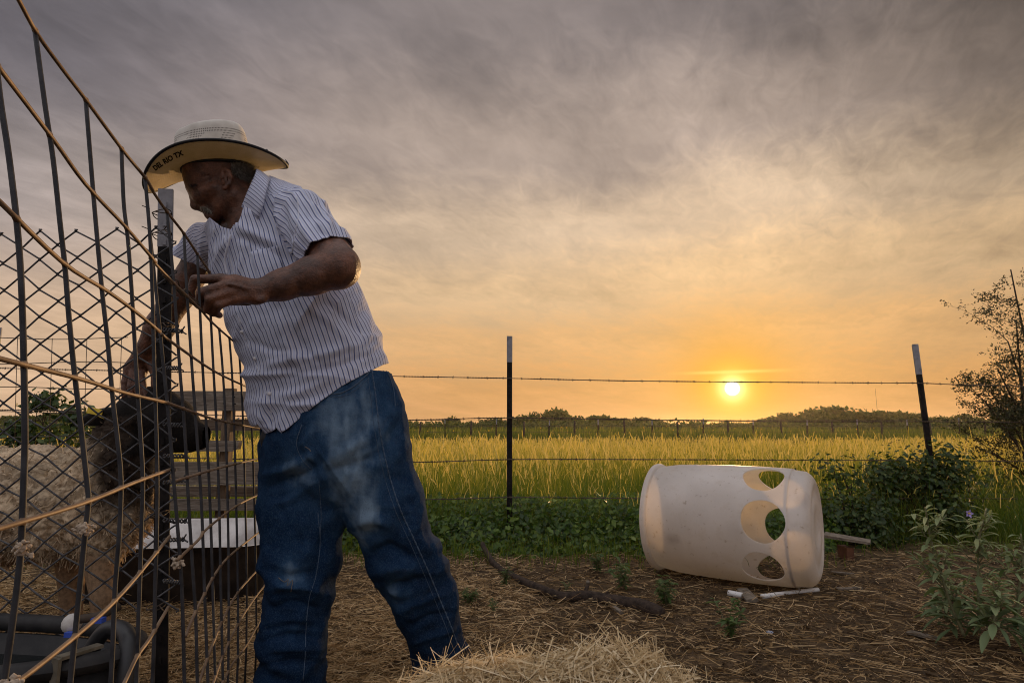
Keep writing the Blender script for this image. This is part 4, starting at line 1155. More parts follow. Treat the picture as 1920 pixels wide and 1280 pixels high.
for q in ((300, 575, 733, 770, 3.40, 3.36, .03), (296, 560, 786, 807, 3.55, 3.5, .035), (300, 437, 826, 846, 3.40, 3.38, .028), (300, 590, 866, 909, 3.36, 3.34, .035),
          (300, 590, 912, 931, 3.62, 3.58, .05), (300, 590, 936, 957, 3.38, 3.36, .03), (300, 590, 972, 985, 3.6, 3.56, .03)):
    plank(*q).build('plank', M['wood'], wfz, False)
plank(437, 447, 826, 842, 3.38, 3.37, .028, .7).build('plank', M['wood'], wfz, False, label='broken pointed plank end')
for (u, v0, d, w_) in ((431, 728, 3.44, .052), (560, 730, 3.44, .06)):
    t = PT(u, v0, d); MB().box((t[0], t[1] + .01, t[2] / 2), (w_, .055, t[2])).build('fence_post', M['wood_post'], wfz, False)
for u, v in ((421, 744), (440, 744), (421, 756), (441, 757), (424, 880), (440, 884)):
    c = PT(u, v, 3.368); MB().tube([c, c - [0, .012, 0]], .005, 6).build('nail_head', M['post_dark'], wfz)

# ------------------------------------------------------------------ white drum with round holes
A0, A1 = PT(1246, 973, 3.31), PT(1531, 990, 2.895)
rad = .272; Ld = np.linalg.norm(A1 - A0)
A0[2] = A1[2] = rad + .012
axd = unit(A1 - A0); upv = np.array([0, 0, 1.0]); sidev = np.cross(axd, upv)
tilt = 0.0
prof = [(-.030, .228), (-.040, .262), (-.034, .276), (-.022, .279), (-.010, .274), (-.004, .262), (.02, .266), (.10, .277), (.20, .281), (.215, .2785), (.23, .281), (.40, .283), (.55, .281), (.70, .276), (Ld - .055, .272), (Ld - .030, .264), (Ld - .012, .250), (Ld, .232)]
nS = 96
def ringd(t, r, roll=0):
    a = np.linspace(0, 2 * math.pi, nS, endpoint=False)
    return A0 + axd * t + r * (np.cos(a)[:, None] * upv + np.sin(a)[:, None] * sidev)
prof = [(t if t < 0 else (t * (Ld - .085) / .70 if t <= .70 else t), r) for t, r in prof]
dense = []
for (t0, r0), (t1, r1) in zip(prof[:-1], prof[1:]):
    k = max(1, int((t1 - t0) / .03))
    for i in range(k): dense.append((t0 + (t1 - t0) * i / k, r0 + (r1 - r0) * i / k))
dense.append(prof[-1])
rings = [ringd(*q) for q in dense]
# moulded closed end: rim, step, dished centre
for t, r in ((Ld + .005, .216), (Ld + .006, .204), (Ld + .001, .196), (Ld + .000, .150), (Ld + .004, .143), (Ld + .004, .092), (Ld - .001, .084), (Ld - .001, .006)): rings.append(ringd(t, r))
V, Fs = loft(rings)
bm_me = bpy.data.meshes.new('drum_shell'); bm_me.from_pydata(V.tolist(), [], Fs + [tuple(range((len(rings) - 1) * nS, len(rings) * nS))])
bm_me.update(); tmp = bpy.data.objects.new('drum_tmp', bm_me); COL.objects.link(tmp)
so = tmp.modifiers.new('s', 'SOLIDIFY'); so.thickness = .0055; so.offset = -1
cutb = MB(); hz = .735 * Ld
for k, hole_ang in enumerate((30, 79, 127, -40, -98, -148)):
    a = R(hole_ang)          # angle round the drum, measured from the top
    dr = math.cos(a) * upv + math.sin(a) * (sidev)
    c = A0 + axd * (hz + .012 * math.sin(k * 2.2)); rr_ = (.095 + .004 * math.sin(k * 1.7)); e1 = axd; e2 = np.cross(dr, axd)
    tt = np.linspace(0, 2 * math.pi, 40, endpoint=False)
    wob = 1 + .018 * np.sin(tt * 3 + k) + .012 * np.sin(tt * 5 + 2 * k)
    circ = (np.cos(tt) * wob)[:, None] * e1 * rr_ + (np.sin(tt) * wob)[:, None] * e2 * rr_
    V2, F2 = loft([c + dr * .16 + circ * .9, c + dr * .36 + circ * 1.02]); cutb.add(V2, F2 + [tuple(range(40))[::-1], tuple(range(40, 80))])
cme = cutb.mesh('cut', M['drum'], False)
bmc = bmesh.new(); bmc.from_mesh(cme); bmesh.ops.recalc_face_normals(bmc, faces=bmc.faces); bmc.to_mesh(cme); bmc.free()
bmc = bmesh.new(); bmc.from_mesh(bm_me); bmesh.ops.recalc_face_normals(bmc, faces=bmc.faces); bmc.to_mesh(bm_me); bmc.free()
ctmp = bpy.data.objects.new('cut_tmp', cme); COL.objects.link(ctmp)
bo = tmp.modifiers.new('b', 'BOOLEAN'); bo.operation = 'DIFFERENCE'; bo.object = ctmp; bo.solver = 'EXACT'; bo.use_self = False
dg = bpy.context.evaluated_depsgraph_get(); dme = bpy.data.meshes.new_from_object(tmp.evaluated_get(dg))
bpy.data.objects.remove(tmp); bpy.data.objects.remove(ctmp)
dme.name = 'drum_shell'; dme.materials.clear(); dme.materials.append(M['drum'])
dP = np.zeros(len(dme.vertices) * 3); dme.vertices.foreach_get('co', dP); dP = dP.reshape(-1, 3)
du, dvv = proj(dP); front_ = (dP - A0) @ np.cross(upv, axd) * -1
gr = np.clip((.13 - dP[:, 2]) / .16, 0, 1) * np.clip(.55 + .8 * fbm(dP, 7, 3, 3), 0, 1)
sm = np.clip(1 - np.hypot((du - 1263) / 16, (dvv - 1011) / 11), 0, 1) * (dP[:, 1] < 3.25) * .85 + np.clip(1 - np.hypot((du - 1507) / 14, (dvv - 938) / 20), 0, 1) * .5 * (dP[:, 1] < 3.1)
for nm, a in (('grime', gr), ('smudge', sm)):
    at = dme.attributes.new(nm, 'FLOAT', 'POINT'); at.data.foreach_set('value', a.astype(np.float32))
dme.polygons.foreach_set('use_smooth', np.ones(len(dme.polygons), bool))
try: dme.set_sharp_from_angle(angle=R(38))
except Exception: pass
drum = empty('white_drum', (A0[0], A0[1], 0), 'large white plastic drum lying on its side with round holes cut round one end', 'drum')
obj('drum_shell', dme, drum)

# ------------------------------------------------------------------ things on the dirt
def on_ground(u, v, h=0.0): p = GP(u, v); p[2] = gz(p[0], p[1]) + h; return p
sp = [(904, 1041), (918, 1058), (938, 1074), (962, 1086), (1000, 1105), (1032, 1117), (1058, 1124), (1100, 1127), (1150, 1134), (1195, 1143), (1222, 1152), (1243, 1157)]
P = crom([on_ground(u, v + 3, .022 - .010 * i / 12 + (.05 if i == 0 else .02 if i == 1 else 0)) for i, (u, v) in enumerate(sp)], 5)
P = P + np.stack([.004 * vnoise(P, 9, 3), .004 * vnoise(P, 9, 4), .002 * vnoise(P, 9, 5)], 1)
rr_ = np.interp(np.linspace(0, 1, len(P)), [0, .2, .6, .9, 1], [.014, .017, .024, .029, .024]) * (1 + .07 * vnoise(P, 30, 6))
b = MB(); b.tube(P, rr_, 10)
for k in (14, 27, 38): b.tube([P[k], P[k] + np.array([.02, -.01, .035])], [.008, .004], 6)
tag(b.build('fallen_branch', M['stick']), 'long crooked dark branch lying on the dirt between the man and the drum', 'branch')
def pipe(u0, v0, u1, v1, r_, r2): 
    a, c = on_ground(u0, v0, r_ * .8), on_ground(u1, v1, r2 * .8); V, Fs = tube([a, a + (c - a) * .33, a + (c - a) * .66, c], [r_, (2 * r_ + r2) / 3, (r_ + 2 * r2) / 3, r2], 10); return MB().add(V, Fs)
tag(pipe(1428, 1118, 1534, 1107, .011, .010).build('plastic_pipe', M['pipe']), 'long thin white pipe piece on the dirt in front of the drum', 'pipe', 'white pipe pieces')
tag(pipe(1366, 1115, 1392, 1120, .013, .014).build('plastic_pipe', M['pipe']), 'short stub of white pipe left of the grey board scrap', 'pipe', 'white pipe pieces')
def flatboard(u0, v0, u1, v1, wd, th, z0=.004, tl=0.0):
    a, c = on_ground(u0, v0), on_ground(u1, v1); m_ = (a + c) / 2; dv = c - a; ang_ = math.atan2(dv[1], dv[0])
    return MB().box(m_ + [0, 0, z0 + th / 2], (np.hypot(dv[0], dv[1]), wd, th), rotz(ang_) @ rotx(tl), .0015)
tag(flatboard(1392, 1110, 1411, 1132, .05, .012, .012, .15).build('board_scrap', M['board'], smooth=False), 'small grey board scrap lying across the white pipe', 'board')
tag(flatboard(1560, 1075, 1602, 1078, .022, .009).build('board_scrap', M['board'], smooth=False), 'thin pale wood strip on the dirt behind the closed end of the drum', 'board')
tag(flatboard(1570, 1107, 1616, 1105, .012, .008).build('board_scrap', M['board'], smooth=False), 'narrow wood sliver on the dirt right of the long white pipe', 'board')
tag(flatboard(1152, 1149, 1166, 1158, .02, .012).build('wood_chip', M['board'], smooth=False), 'short pale wood chip in front of the thick end of the branch', 'wood chip')
tag(flatboard(1702, 1186, 1760, 1200, .04, .006, .006).build('wood_chip', M['board'], smooth=False), 'flat grey bark flake on the dirt under the flowering weeds', 'wood chip')
st_ = on_ground(1103, 1118, .05)
b = MB(); b.tube([on_ground(1098, 1121), on_ground(1099, 1118, .03), st_], [.012, .010, .006], 6); tag(b.build('wood_stub', M['stick']), 'small broken stub standing up behind the fallen branch', 'stub')
a, c = PT(1545, 1002, 3.62), PT(1632, 1016, 3.50); m_ = (a + c) / 2; dv = c - a
MBp = MB().box(m_, (np.linalg.norm(dv), .12, .016), rotz(math.atan2(dv[1], dv[0])) @ roty(-math.atan2(dv[2], np.hypot(dv[0], dv[1]))), .002)
tag(MBp.build('propped_board', M['board'], smooth=False), 'grey board propped on blocks in the weeds right of the drum', 'board')
a = PT(1590, 1022, 3.56); tag(MB().box((a[0], a[1] + .03, a[2] / 2 - .004), (.04, .10, a[2] - .012)).build('support_block', simple('reddish_block', (.09, .036, .02), (.17, .07, .035), 20), smooth=False), 'reddish block holding up the grey board right of the drum', 'block')
c = on_ground(1444, 1189, .006); tag(MB().box(c, (.012, .02, .006), rotz(.5)).build('plastic_scrap', simple('blue_scrap', (.35, .42, .62), (.5, .58, .75), 60), smooth=False), 'tiny pale blue plastic scrap on the dirt near the hay', 'scrap')
c = on_ground(1102, 1098, .012); tag(MB().tube(crom([c - [.008, 0, 0], c, c + [.009, .004, .002]], 3), [.004, .009, .009, .009, .009, .008, .004][:7], 7).build('pale_pebble', M['board']), 'single pale pebble on the dirt behind the branch', 'pebble')

# ------------------------------------------------------------------ hay heap in front
def hay_z(x, y):
    q = np.exp(-(((x - .09) / .34) ** 2 + ((y - 1.44) / .24) ** 2)) * .190 + np.exp(-(((x + .20) / .20) ** 2 + ((y - 1.40) / .2) ** 2)) * .095 + np.exp(-(((x - .26) / .16) ** 2 + ((y - 1.34) / .18) ** 2)) * .095 + np.exp(-(((x - .40) / .15) ** 2 + ((y - 1.36) / .16) ** 2)) * .065
    return q
hay = empty('hay_heap', (.06, 1.36, 0), 'loose heap of pale dry hay in the bottom foreground beside the boot', 'hay')
hx, hy = np.linspace(-.62, .72, 70), np.linspace(.85, 1.95, 60); HX, HY = np.meshgrid(hx, hy, indexing='ij')
P = np.stack([HX.ravel(), HY.ravel(), 0 * HX.ravel()], 1)
HZ = hay_z(HX, HY) - .022 + (fbm(P, 14, 3, 5) * .014).reshape(HX.shape) * np.clip(hay_z(HX, HY) / .05, 0, 1)
ii = (np.arange(69)[:, None] * 60 + np.arange(59)[None]).ravel()
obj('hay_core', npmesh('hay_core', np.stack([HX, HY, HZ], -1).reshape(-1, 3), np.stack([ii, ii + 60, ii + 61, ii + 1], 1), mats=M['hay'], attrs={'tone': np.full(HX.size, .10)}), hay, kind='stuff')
N = 24000
X = rng.normal(.09, .33, N); Y = rng.normal(1.38, .25, N); hz_ = hay_z(X, Y); k = (hz_ > .012) & (Y > .9) & (rng.uniform(size=N) < np.clip(hz_ / .05, .15, 1)); X, Y, hz_ = X[k], Y[k], hz_[k]; N = len(X)
e = 1e-3; gxn = (hay_z(X + e, Y) - hz_) / e; gyn = (hay_z(X, Y + e) - hz_) / e
a = rng.uniform(0, 2 * math.pi, N); D0 = np.stack([np.cos(a), np.sin(a), np.cos(a) * gxn + np.sin(a) * gyn + rng.normal(.02, .20, N)], 1)
spk = rng.uniform(size=N) < .035; D0[spk, 2] += rng.uniform(.4, 1.4, spk.sum()); D0 /= np.linalg.norm(D0, axis=1, keepdims=True)
L = rng.uniform(.02, .10, N) * np.where(rng.uniform(size=N) < .15, 1.9, 1); P0 = np.stack([X, Y, hz_ + rng.uniform(-.02, .012, N)], 1) - D0 * (L * .35)[:, None]
bend = rng.normal(0, .022, (N, 3)); bend[:, 2] -= .012
V, Q, tn = strands(P0, D0, L, rng.uniform(.0014, .0044, N), bend, np.clip(rng.beta(2.2, 1.2, N) - .45 * (P0[:, 2] < hz_ - .012), 0, 1), 4)  # sunken strands toned darker, shade of the gaps put into the colour
obj('hay_strands', npmesh('hay_strands', V, Q, mats=M['hay'], attrs={'tone': tn}, smooth=False), hay, kind='stuff')

# ------------------------------------------------------------------ plants
def leaf_blade(b, P, t, up, L, wd, tone, curl=.35, wav=.04):
    """one long folded leaf with a drooping midrib"""
    s_ = unit(np.cross(t, up)); nrm = np.cross(s_, t); V = []; k = 6
    for i in range(k + 1):
        q = i / k; c = P + t * L * q - nrm * 0 + np.array([0, 0, -1.0]) * curl * L * q * q
        hw = wd * .5 * math.sin(math.pi * min(1, q * .92 + .06)) ** .8
        V += [c - s_ * hw + nrm * hw * .5, c, c + s_ * hw + nrm * (hw * .5 + wav * wd * math.sin(i * 2.1))]
    Fs = []
    for i in range(k):
        Fs += [(3 * i, 3 * i + 1, 3 * i + 4, 3 * i + 3), (3 * i + 1, 3 * i + 2, 3 * i + 5, 3 * i + 4)]
    b.add(V, Fs, tone=tone)
def nightshade(path, seed, label, flower=None, nleaf=54, side=14, grp='silvery nightshade weeds', base_leaves=14):
    r_ = np.random.default_rng(seed)
    P = crom(path, 8); root = empty('nightshade_weed', P[0], label, 'weed', grp)
    MB().tube(P, np.linspace(.0055, .0025, len(P)), 7).build('stem', M['stem'], root)
    b = MB(); sb = MB(); n_ = len(P); az = r_.uniform(0, 6.28)
    def leaf_at(p, az, L, elev, tone):
        t = unit(np.array([math.cos(az) * math.cos(elev), math.sin(az) * math.cos(elev) * .9, math.sin(elev)]))
        st0 = p + t * L * .14; sb.tube([p, st0], .0012, 4); leaf_blade(b, st0, t, np.array([0, 0, 1.0]), L, L * r_.uniform(.22, .31), tone, r_.uniform(.15, .5))
    for i in range(nleaf):
        q = .10 + .9 * (i / nleaf) ** .9; p = P[min(n_ - 1, int(q * (n_ - 1)))]; az += 2.4 + r_.normal(0, .3)
        L = (.090 - .045 * q) * r_.uniform(.75, 1.25); leaf_at(p, az, L, r_.normal(.25, .3), np.clip(.25 + .5 * q + r_.normal(0, .14), 0, 1))
    for i in range(side):
        q = r_.uniform(.25, .92); p = P[int(q * (n_ - 1))]; a = r_.uniform(0, 6.28); Ls = r_.uniform(.05, .13) * (1.2 - q * .6)
        t = unit(np.array([math.cos(a), math.sin(a) * .8, r_.uniform(.5, 1.2)])); e = p + t * Ls; sb.tube([p, (p + e) / 2 + [0, 0, -.006], e], [.0022, .0018, .0012], 5)
        for j in range(8):
            leaf_at(p + (e - p) * r_.uniform(.35, 1), r_.uniform(0, 6.28), r_.uniform(.022, .058), r_.normal(.4, .4), np.clip(.5 + r_.normal(0, .2), 0, 1))
    for i in range(base_leaves):
        p = P[int(r_.uniform(.02, .22) * (n_ - 1))]; a = r_.uniform(0, 6.28)
        leaf_at(p + np.array([math.cos(a), math.sin(a), 0]) * .03, a, r_.uniform(.045, .09), r_.normal(.1, .45), np.clip(r_.normal(.2, .15), 0, 1))
    b.build('foliage', M['leaf_grey'], root); sb.build('twigs', M['stem'], root, kind='stuff')
    if flower is not None:
        fb = MB(); c = np.asarray(flower)
        MB().tube([P[-6], c], .0012, 4).build('flower_stalk', M['stem'], root)
        for j in range(5):
            a = 2 * math.pi * j / 5; t = np.array([math.cos(a), -.35, math.sin(a)]); s_ = np.array([-math.sin(a), 0, math.cos(a)])
            fb.add([c, c + t * .008 - s_ * .005, c + t * .016, c + t * .008 + s_ * .005], [(0, 1, 2, 3)])
        f_ = fb.build('flower', M['petal'], root, False); MB().tube([c, c + [0, -.008, 0]], [.003, .002], 6).build('anthers', M['anther'], f_)
    return root
dN = 2.2
nightshade([PT(1808, 1192, dN), PT(1782, 1130, dN), PT(1764, 1072, dN), PT(1750, 1030, dN), PT(1741, 990, dN), PT(1735, 950, dN)], 3, 'leftmost tall silvery green weed with pinkish buds, stem leaning left')
nightshade([PT(1836, 1185, dN + .05), PT(1835, 1120, dN + .05), PT(1834, 1040, dN + .06), PT(1838, 1000, dN + .05), PT(1850, 952, dN + .05)], 5, 'silvery green weed bearing a single violet flower', PT(1816, 962, dN), 44, 12)
nightshade([PT(1902, 1180, dN - .05), PT(1910, 1110, dN - .05), PT(1918, 1050, dN - .04), PT(1914, 1000, dN - .05)], 8, 'silvery green weed at the right edge of the yard', None, 30, 8)
nightshade([PT(1862, 1175, dN - .1), PT(1868, 1130, dN - .1), PT(1862, 1090, dN - .1)], 12, 'short silvery weed filling in low between the tall ones', None, 26, 6, base_leaves=24)
nightshade([PT(1776, 1165, dN + .12), PT(1772, 1130, dN + .12), PT(1778, 1090, dN + .12)], 15, 'low silvery weed behind the leftmost tall weed', None, 26, 6, base_leaves=20)
# small weeds in the dirt
def small_weed(u, v, h, label, seed, nst=7, lv=16, mat_='leaf_weed'):
    r_ = np.random.default_rng(seed); c = on_ground(u, v); root = empty('dirt_weed', c, label, 'weed', 'small weeds in the dirt'); b = MB(); sb = MB()
    for i in range(nst):
        a = r_.uniform(0, 6.28); e = c + np.array([math.cos(a) * h * r_.uniform(.15, .6), math.sin(a) * h * .5, h * r_.uniform(.5, 1.0)])
        P = crom([c, (c + e) / 2 + [0, 0, h * .12], e], 3); sb.tube(P, np.linspace(.0022, .001, len(P)), 5)
        for j in range(lv):
            p = P[r_.integers(1, len(P))]; a2 = r_.uniform(0, 6.28); t = unit(np.array([math.cos(a2), math.sin(a2), r_.uniform(-.2, .8)]))
            leaf_blade(b, p, t, np.array([0, 0, 1.0]), r_.uniform(.02, .05) * h / .12, r_.uniform(.008, .016) * h / .12, np.clip(r_.normal(.5, .2), 0, 1), .3)
    b.build('foliage', M[mat_], root); sb.build('stems', M['stem'], root, kind='stuff')
small_weed(1174, 1108, .14, 'pale green weed standing behind the branch left of the drum', 1, 5, 14)
small_weed(1250, 1142, .12, 'bushy little weed at the thick end of the branch', 2, 8, 16)
small_weed(1368, 1196, .12, 'yellowish weed on the dirt between the hay and the drum', 3, 7, 12)
small_weed(945, 1100, .085, 'small bright weed growing beside the thin end of the branch', 4, 6, 12)
small_weed(880, 1130, .08, 'low green weed just right of the knee of the man', 5, 9, 14)
small_weed(925, 1148, .05, 'flat little weed on the dirt in front of the branch', 6, 6, 10)
small_weed(1428, 1080, .05, 'tiny weed under the belly of the drum', 7, 5, 8)
small_weed(1062, 1108, .05, 'tiny weed just behind the middle of the branch', 8, 5, 8)
small_weed(1120, 1075, .10, 'leafy weed at the edge of the undergrowth behind the branch', 9, 8, 14)
# dark bush round the leaning post
def bush(label, c, rx, ry, h, n_, seed, arms, mat_='leaf_bush', sz=(.02, .05)):
    r_ = np.random.default_rng(seed); root = empty('leafy_bush', (c[0], c[1], 0), label, 'bush'); P, Nn = [], []; sb = MB()
    cc = []
    for i in range(26):
        a = r_.uniform(0, 6.28); rr__ = math.sqrt(r_.uniform()); z = h * r_.uniform(.18, .95); s_ = 1 - .55 * (z / h) ** 1.5
        cc.append(np.array([c[0] + rx * s_ * rr__ * math.cos(a), c[1] + ry * s_ * rr__ * math.sin(a), z]))
    for q in arms: cc += [np.asarray(q, float)] * 1
    for q in cc:
        sb.tube(crom([(c[0], c[1], 0), ((c[0] + q[0]) / 2 + r_.normal(0, .03), (c[1] + q[1]) / 2, q[2] * .6), q], 3), np.linspace(.010, .003, 7), 5)
        m_ = n_ // len(cc); v = r_.normal(size=(m_, 3)); P.append(q + v * np.array([.085, .07, .06])); Nn.append(v + r_.normal(0, .5, (m_, 3)) + [0, -.3, .5])
    P, Nn = np.vstack(P), np.vstack(Nn); P[:, 2] = np.abs(P[:, 2])
    V, T, t_ = leaves(P, Nn, r_.uniform(*sz, len(P)), np.clip(r_.beta(2, 2.5, len(P)), 0, 1), .6)
    obj('foliage', npmesh('foliage', V, None, T, M[mat_], {'tone': t_}, smooth=False), root); sb.build('stems', M['bark'], root); return root
cB = PT(1722, 960, 4.25)
bush('dense dark green bush grown round the foot of the leaning steel post', cB, .42, .32, .46, 5200, 4, [PT(1690, 868, 4.2), PT(1750, 862, 4.2), PT(1785, 880, 4.2), PT(1800, 892, 4.25), PT(1665, 890, 4.2), PT(1780, 858, 4.2)])
bush('straggly bush with arching twigs between the drum and the post', PT(1600, 965, 4.05), .28, .25, .24, 2200, 6, [PT(1562, 876, 4.05), PT(1580, 890, 4.05), PT(1596, 905, 4.05)])
bush('low dark bush in the weeds beyond the feed tub on the left', PT(60, 820, 6.6), 1.1, .6, .80, 2600, 9, [PT(95, 752, 6.6), PT(85, 750, 6.6), PT(70, 757, 6.6), PT(130, 775, 6.6), PT(150, 785, 6.6)], 'leaf_bush', (.05, .10))
bush('brownish green shrub at the foot of the feathery tree on the right', PT(1880, 930, 4.9), .5, .3, .42, 2400, 19, [], 'leaf_weed', (.02, .045))
# feathery mesquite at the right edge
mr = np.random.default_rng(17); c0 = PT(1928, 900, 4.9); c0[2] = 0
mq = empty('feathery_tree', c0, 'feathery leaved small tree cut by the right edge of the picture', 'tree')
tb = MB(); lp, ln_, lt_ = [], [], []
def sprig(P, r0, r1, depth):
    P = crom(P, 4); tb.tube(P, np.linspace(r0, r1, len(P)), 6)
    if depth == 0 or r1 < .004:
        for p in P[len(P) // 5:]:
            for _ in range(2):
                if mr.uniform() < .22: continue
                a = mr.uniform(0, 6.28); t = unit(np.array([math.cos(a), math.sin(a) * .8, mr.uniform(-.6, .9)])); L = mr.uniform(.05, .12)
                for s_ in np.linspace(.15, 1, 8): lp.append(p + t * L * s_ + mr.normal(0, .006, 3)); ln_.append(mr.normal(0, 1, 3)); lt_.append(mr.beta(2, 2.2))
    if depth > 0:
        for _ in range(4 if depth > 1 else 3):
            i = mr.integers(len(P) // 3, len(P)); p = P[i]; a = mr.uniform(0, 6.28); L = mr.uniform(.14, .30) * (1 if depth == 1 else 1.3)
            t = unit(np.array([math.cos(a), math.sin(a) * .7, mr.uniform(.0, 1.0)]))
            sprig([p, p + t * L * .5 + [0, 0, .02], p + t * L], r1 * .8, r1 * .35, depth - 1)
for tip_ in ((1895, 505, 4.8), (1905, 600, 4.85), (1870, 690, 4.7), (1845, 750, 4.7), (1858, 735, 4.75), (1870, 790, 4.6), (1930, 540, 5.0), (1960, 620, 4.9), (1990, 720, 4.9), (1915, 720, 4.75), (2010, 560, 5.1), (1860, 850, 4.8), (1890, 640, 4.9)):
    e = PT(*tip_); m1 = c0 + (e - c0) * .45 + np.array([.10 * (c0[0] - e[0] > 0), 0, .12]); sprig([c0 + [mr.normal(0, .03), 0, 0], m1, e], .016, .0045, 2)
tb.build('branches', M['bark'], mq)
V, T, t_ = leaves(np.array(lp), np.array(ln_), mr.uniform(.012, .028, len(lp)), np.array(lt_), .45)
obj('foliage', npmesh('foliage', V, None, T, M['leaf_mesquite'], {'tone': t_}, smooth=False), mq)
mt = PT(1641, 728, 112); tag(MB().tube([(mt[0], 112, 0), (mt[0], 112, mt[2])], .026, 4).build('radio_mast', M['far_post']), 'faint thin radio mast standing far away on the horizon right of the sun', 'mast')

# ------------------------------------------------------------------ the sheep
PX = lambda u, v, d: PT(u, v, d)
fs = Field((-2.05, 1.72, -.01), (-1.0, 2.40, 1.0), .0048)
fs.chain([((-170, 856), (-170, 1040), 2.10, .17), ((-60, 845), (-60, 1052), 2.09, .19), ((60, 847), (60, 1048), 2.07, .185), ((150, 852), (160, 1046), 2.05, .165), ((212, 862), (212, 1036), 2.03, .13)], .05)
fs.chain([((142, 905), (274, 962), 2.03, .115), ((184, 830), (288, 880), 2.0, .095), ((212, 768), (305, 822), 1.985, .07)], .05)
fs.cap(PX(268, 772, 1.975), PX(322, 787, 1.96), .078, .068, .03); fs.cap(PX(322, 787, 1.96), PX(366, 816, 1.95), .066, .044, .03)
fs.cap(PX(300, 822, 1.96), PX(354, 831, 1.95), .046, .030, .02); fs.cap(PX(286, 752, 1.97), PX(306, 756, 1.965), .05, .048, .02)
fs.cap(PX(378, 812, 1.945), PX(376, 828, 1.945), .027, .026, .012)
for (a, b_, c, ra) in (((188, 1030, 1.99), (193, 1120, 1.965), (195, 1222, 1.965), .055), ((134, 1030, 2.11), (134, 1120, 2.13), (136, 1190, 2.13), .052), ((-150, 1010, 2.0), (-172, 1110, 2.0), (-158, 1200, 2.0), .06), ((-110, 1010, 2.18), (-130, 1090, 2.18), (-118, 1165, 2.18), .06)):
    pc = PX(*c); pc[2] = .02
    fs.cap(PX(*a), PX(*b_), ra, .034, .03); fs.cap(PX(*b_), pc, .034, .028, .01); fs.cap(pc, pc + [.02, 0, .0], .030, .026, .01)
V, Q = fs.mesh(); V = smoothV(V, Q, 2); Nv = vnormals(V, Q); u_, v_ = proj(V)
wool = np.clip((1052 - v_ + 14 * vnoise(V, 12, 2)) / 16, 0, 1)
headm = np.clip((u_ - (238 - .35 * (v_ - 800)) + 10 * vnoise(V, 25, 3)) / 18, 0, 1) * (v_ < 865) * np.clip((866 - v_) / 16, 0, 1)
headm = np.maximum(headm, np.clip((790 - v_) / 12, 0, 1) * (u_ > 205))
wool = wool * (1 - headm)
def worley(P, scale, seed):
    P = P * scale + 500.0; I = np.floor(P).astype(np.int64); best = np.full(len(P), 9.0)
    for a in (-1, 0, 1):
        for b_ in (-1, 0, 1):
            for c_ in (-1, 0, 1):
                J = I + [a, b_, c_]; q = np.stack([J[:, k] + _hash(J[:, 0], J[:, 1], J[:, 2], seed + k * 7) for k in range(3)], 1)
                best = np.minimum(best, np.linalg.norm((P - q) * [1, 1, 1], axis=1))
    return best
Wv = V + .012 * np.stack([vnoise(V, 22, 61), vnoise(V, 22, 62), vnoise(V, 22, 63)], 1)
lump = .55 - worley(Wv * [1, 1, .75], 34, 5); lump2 = .5 - worley(Wv, 72, 9)
V = V + Nv * (wool * (.012 * fbm(V, 12, 2, 7) + .026 * lump + .009 * lump2))[:, None]
neckd = np.clip((u_ - 160 + 16 * vnoise(V, 14, 5)) / 30, 0, 1) * np.clip((1000 - v_) / 70, 0, 1) * np.clip((286 - u_ - .0 * v_) / 14 + .35, .0, 1)  # dark neck wool; chest front left pale, its lit edge put into colour
cream, dark, tan, blk = np.array([.47, .355, .235]), np.array([.050, .034, .024]), np.array([.30, .19, .11]), np.array([.010, .008, .007])
def coat(wool, neckd, headm, jit):
    c = tan * (1 - wool)[:, None] + cream * wool[:, None]
    c = c * (1 - neckd)[:, None] + dark * neckd[:, None]; c = c * (1 - headm)[:, None] + blk * headm[:, None]
    return np.clip(c * jit[:, None], 0, 1)
sheep = empty('sheep', (PX(60, 900, 2.05)[0], 2.05, 0), 'woolly cream sheep with black head and dark neck standing in the pen behind the mesh', 'sheep')
obj('sheep_body', npmesh('sheep_body', V, Q, mats=M['sheep'], attrs={'tint': coat(wool, neckd, headm, np.clip(1 + .9 * fbm(V, 9, 3, 33) * wool, .5, 1.5))}), sheep)
N = 13000
wgt = wool * (V[:, 1] < 2.2); pick = rng.choice(len(V), N, p=wgt / wgt.sum()); p, nn = V[pick] + rng.normal(0, .004, (N, 3)), Nv[pick]
D0 = nn * rng.uniform(.1, .55, (N, 1)) + np.stack([rng.normal(.1, .5, N), rng.normal(0, .4, N), -.35 + rng.normal(0, .45, N)], 1); D0 /= np.linalg.norm(D0, axis=1, keepdims=True)
nd = neckd[pick]; Lf = rng.uniform(.008, .019, N) * (1 - .3 * nd); bend = rng.normal(0, .009, (N, 3)); bend[:, 2] -= .005
jit = np.clip(rng.normal(1, .22, N), .45, 1.6); ctint = coat(wool[pick], np.clip(nd - (rng.uniform(size=N) < .13) * .7, 0, 1), 0 * nd, jit)
Vf, Qf, ctl = strands(p - nn * .006, D0, Lf, rng.uniform(.002, .005, N), bend, np.arange(N, dtype=float), 4)
ci = ctl.astype(int)
obj('fleece', npmesh('fleece', Vf, Qf, mats=M['fleece'], attrs={'tint': ctint[ci]}, smooth=True), sheep, kind='stuff')
def ear(u0, v0, u1, v1, d, hw):
    a, b_ = PX(u0, v0, d), PX(u1, v1, d - .03); f = Field(np.minimum(a, b_) - .06, np.maximum(a, b_) + .06, .004)
    ax = unit(b_ - a); sd = unit(np.cross(ax, [0, 1.0, .4])); nr = np.cross(ax, sd)
    f.ell((a + b_) / 2, (ax, sd, nr), (np.linalg.norm(b_ - a) * .58, hw, .009), .004); Ve, Qe = f.mesh(); return smoothV(Ve, Qe, 2), Qe
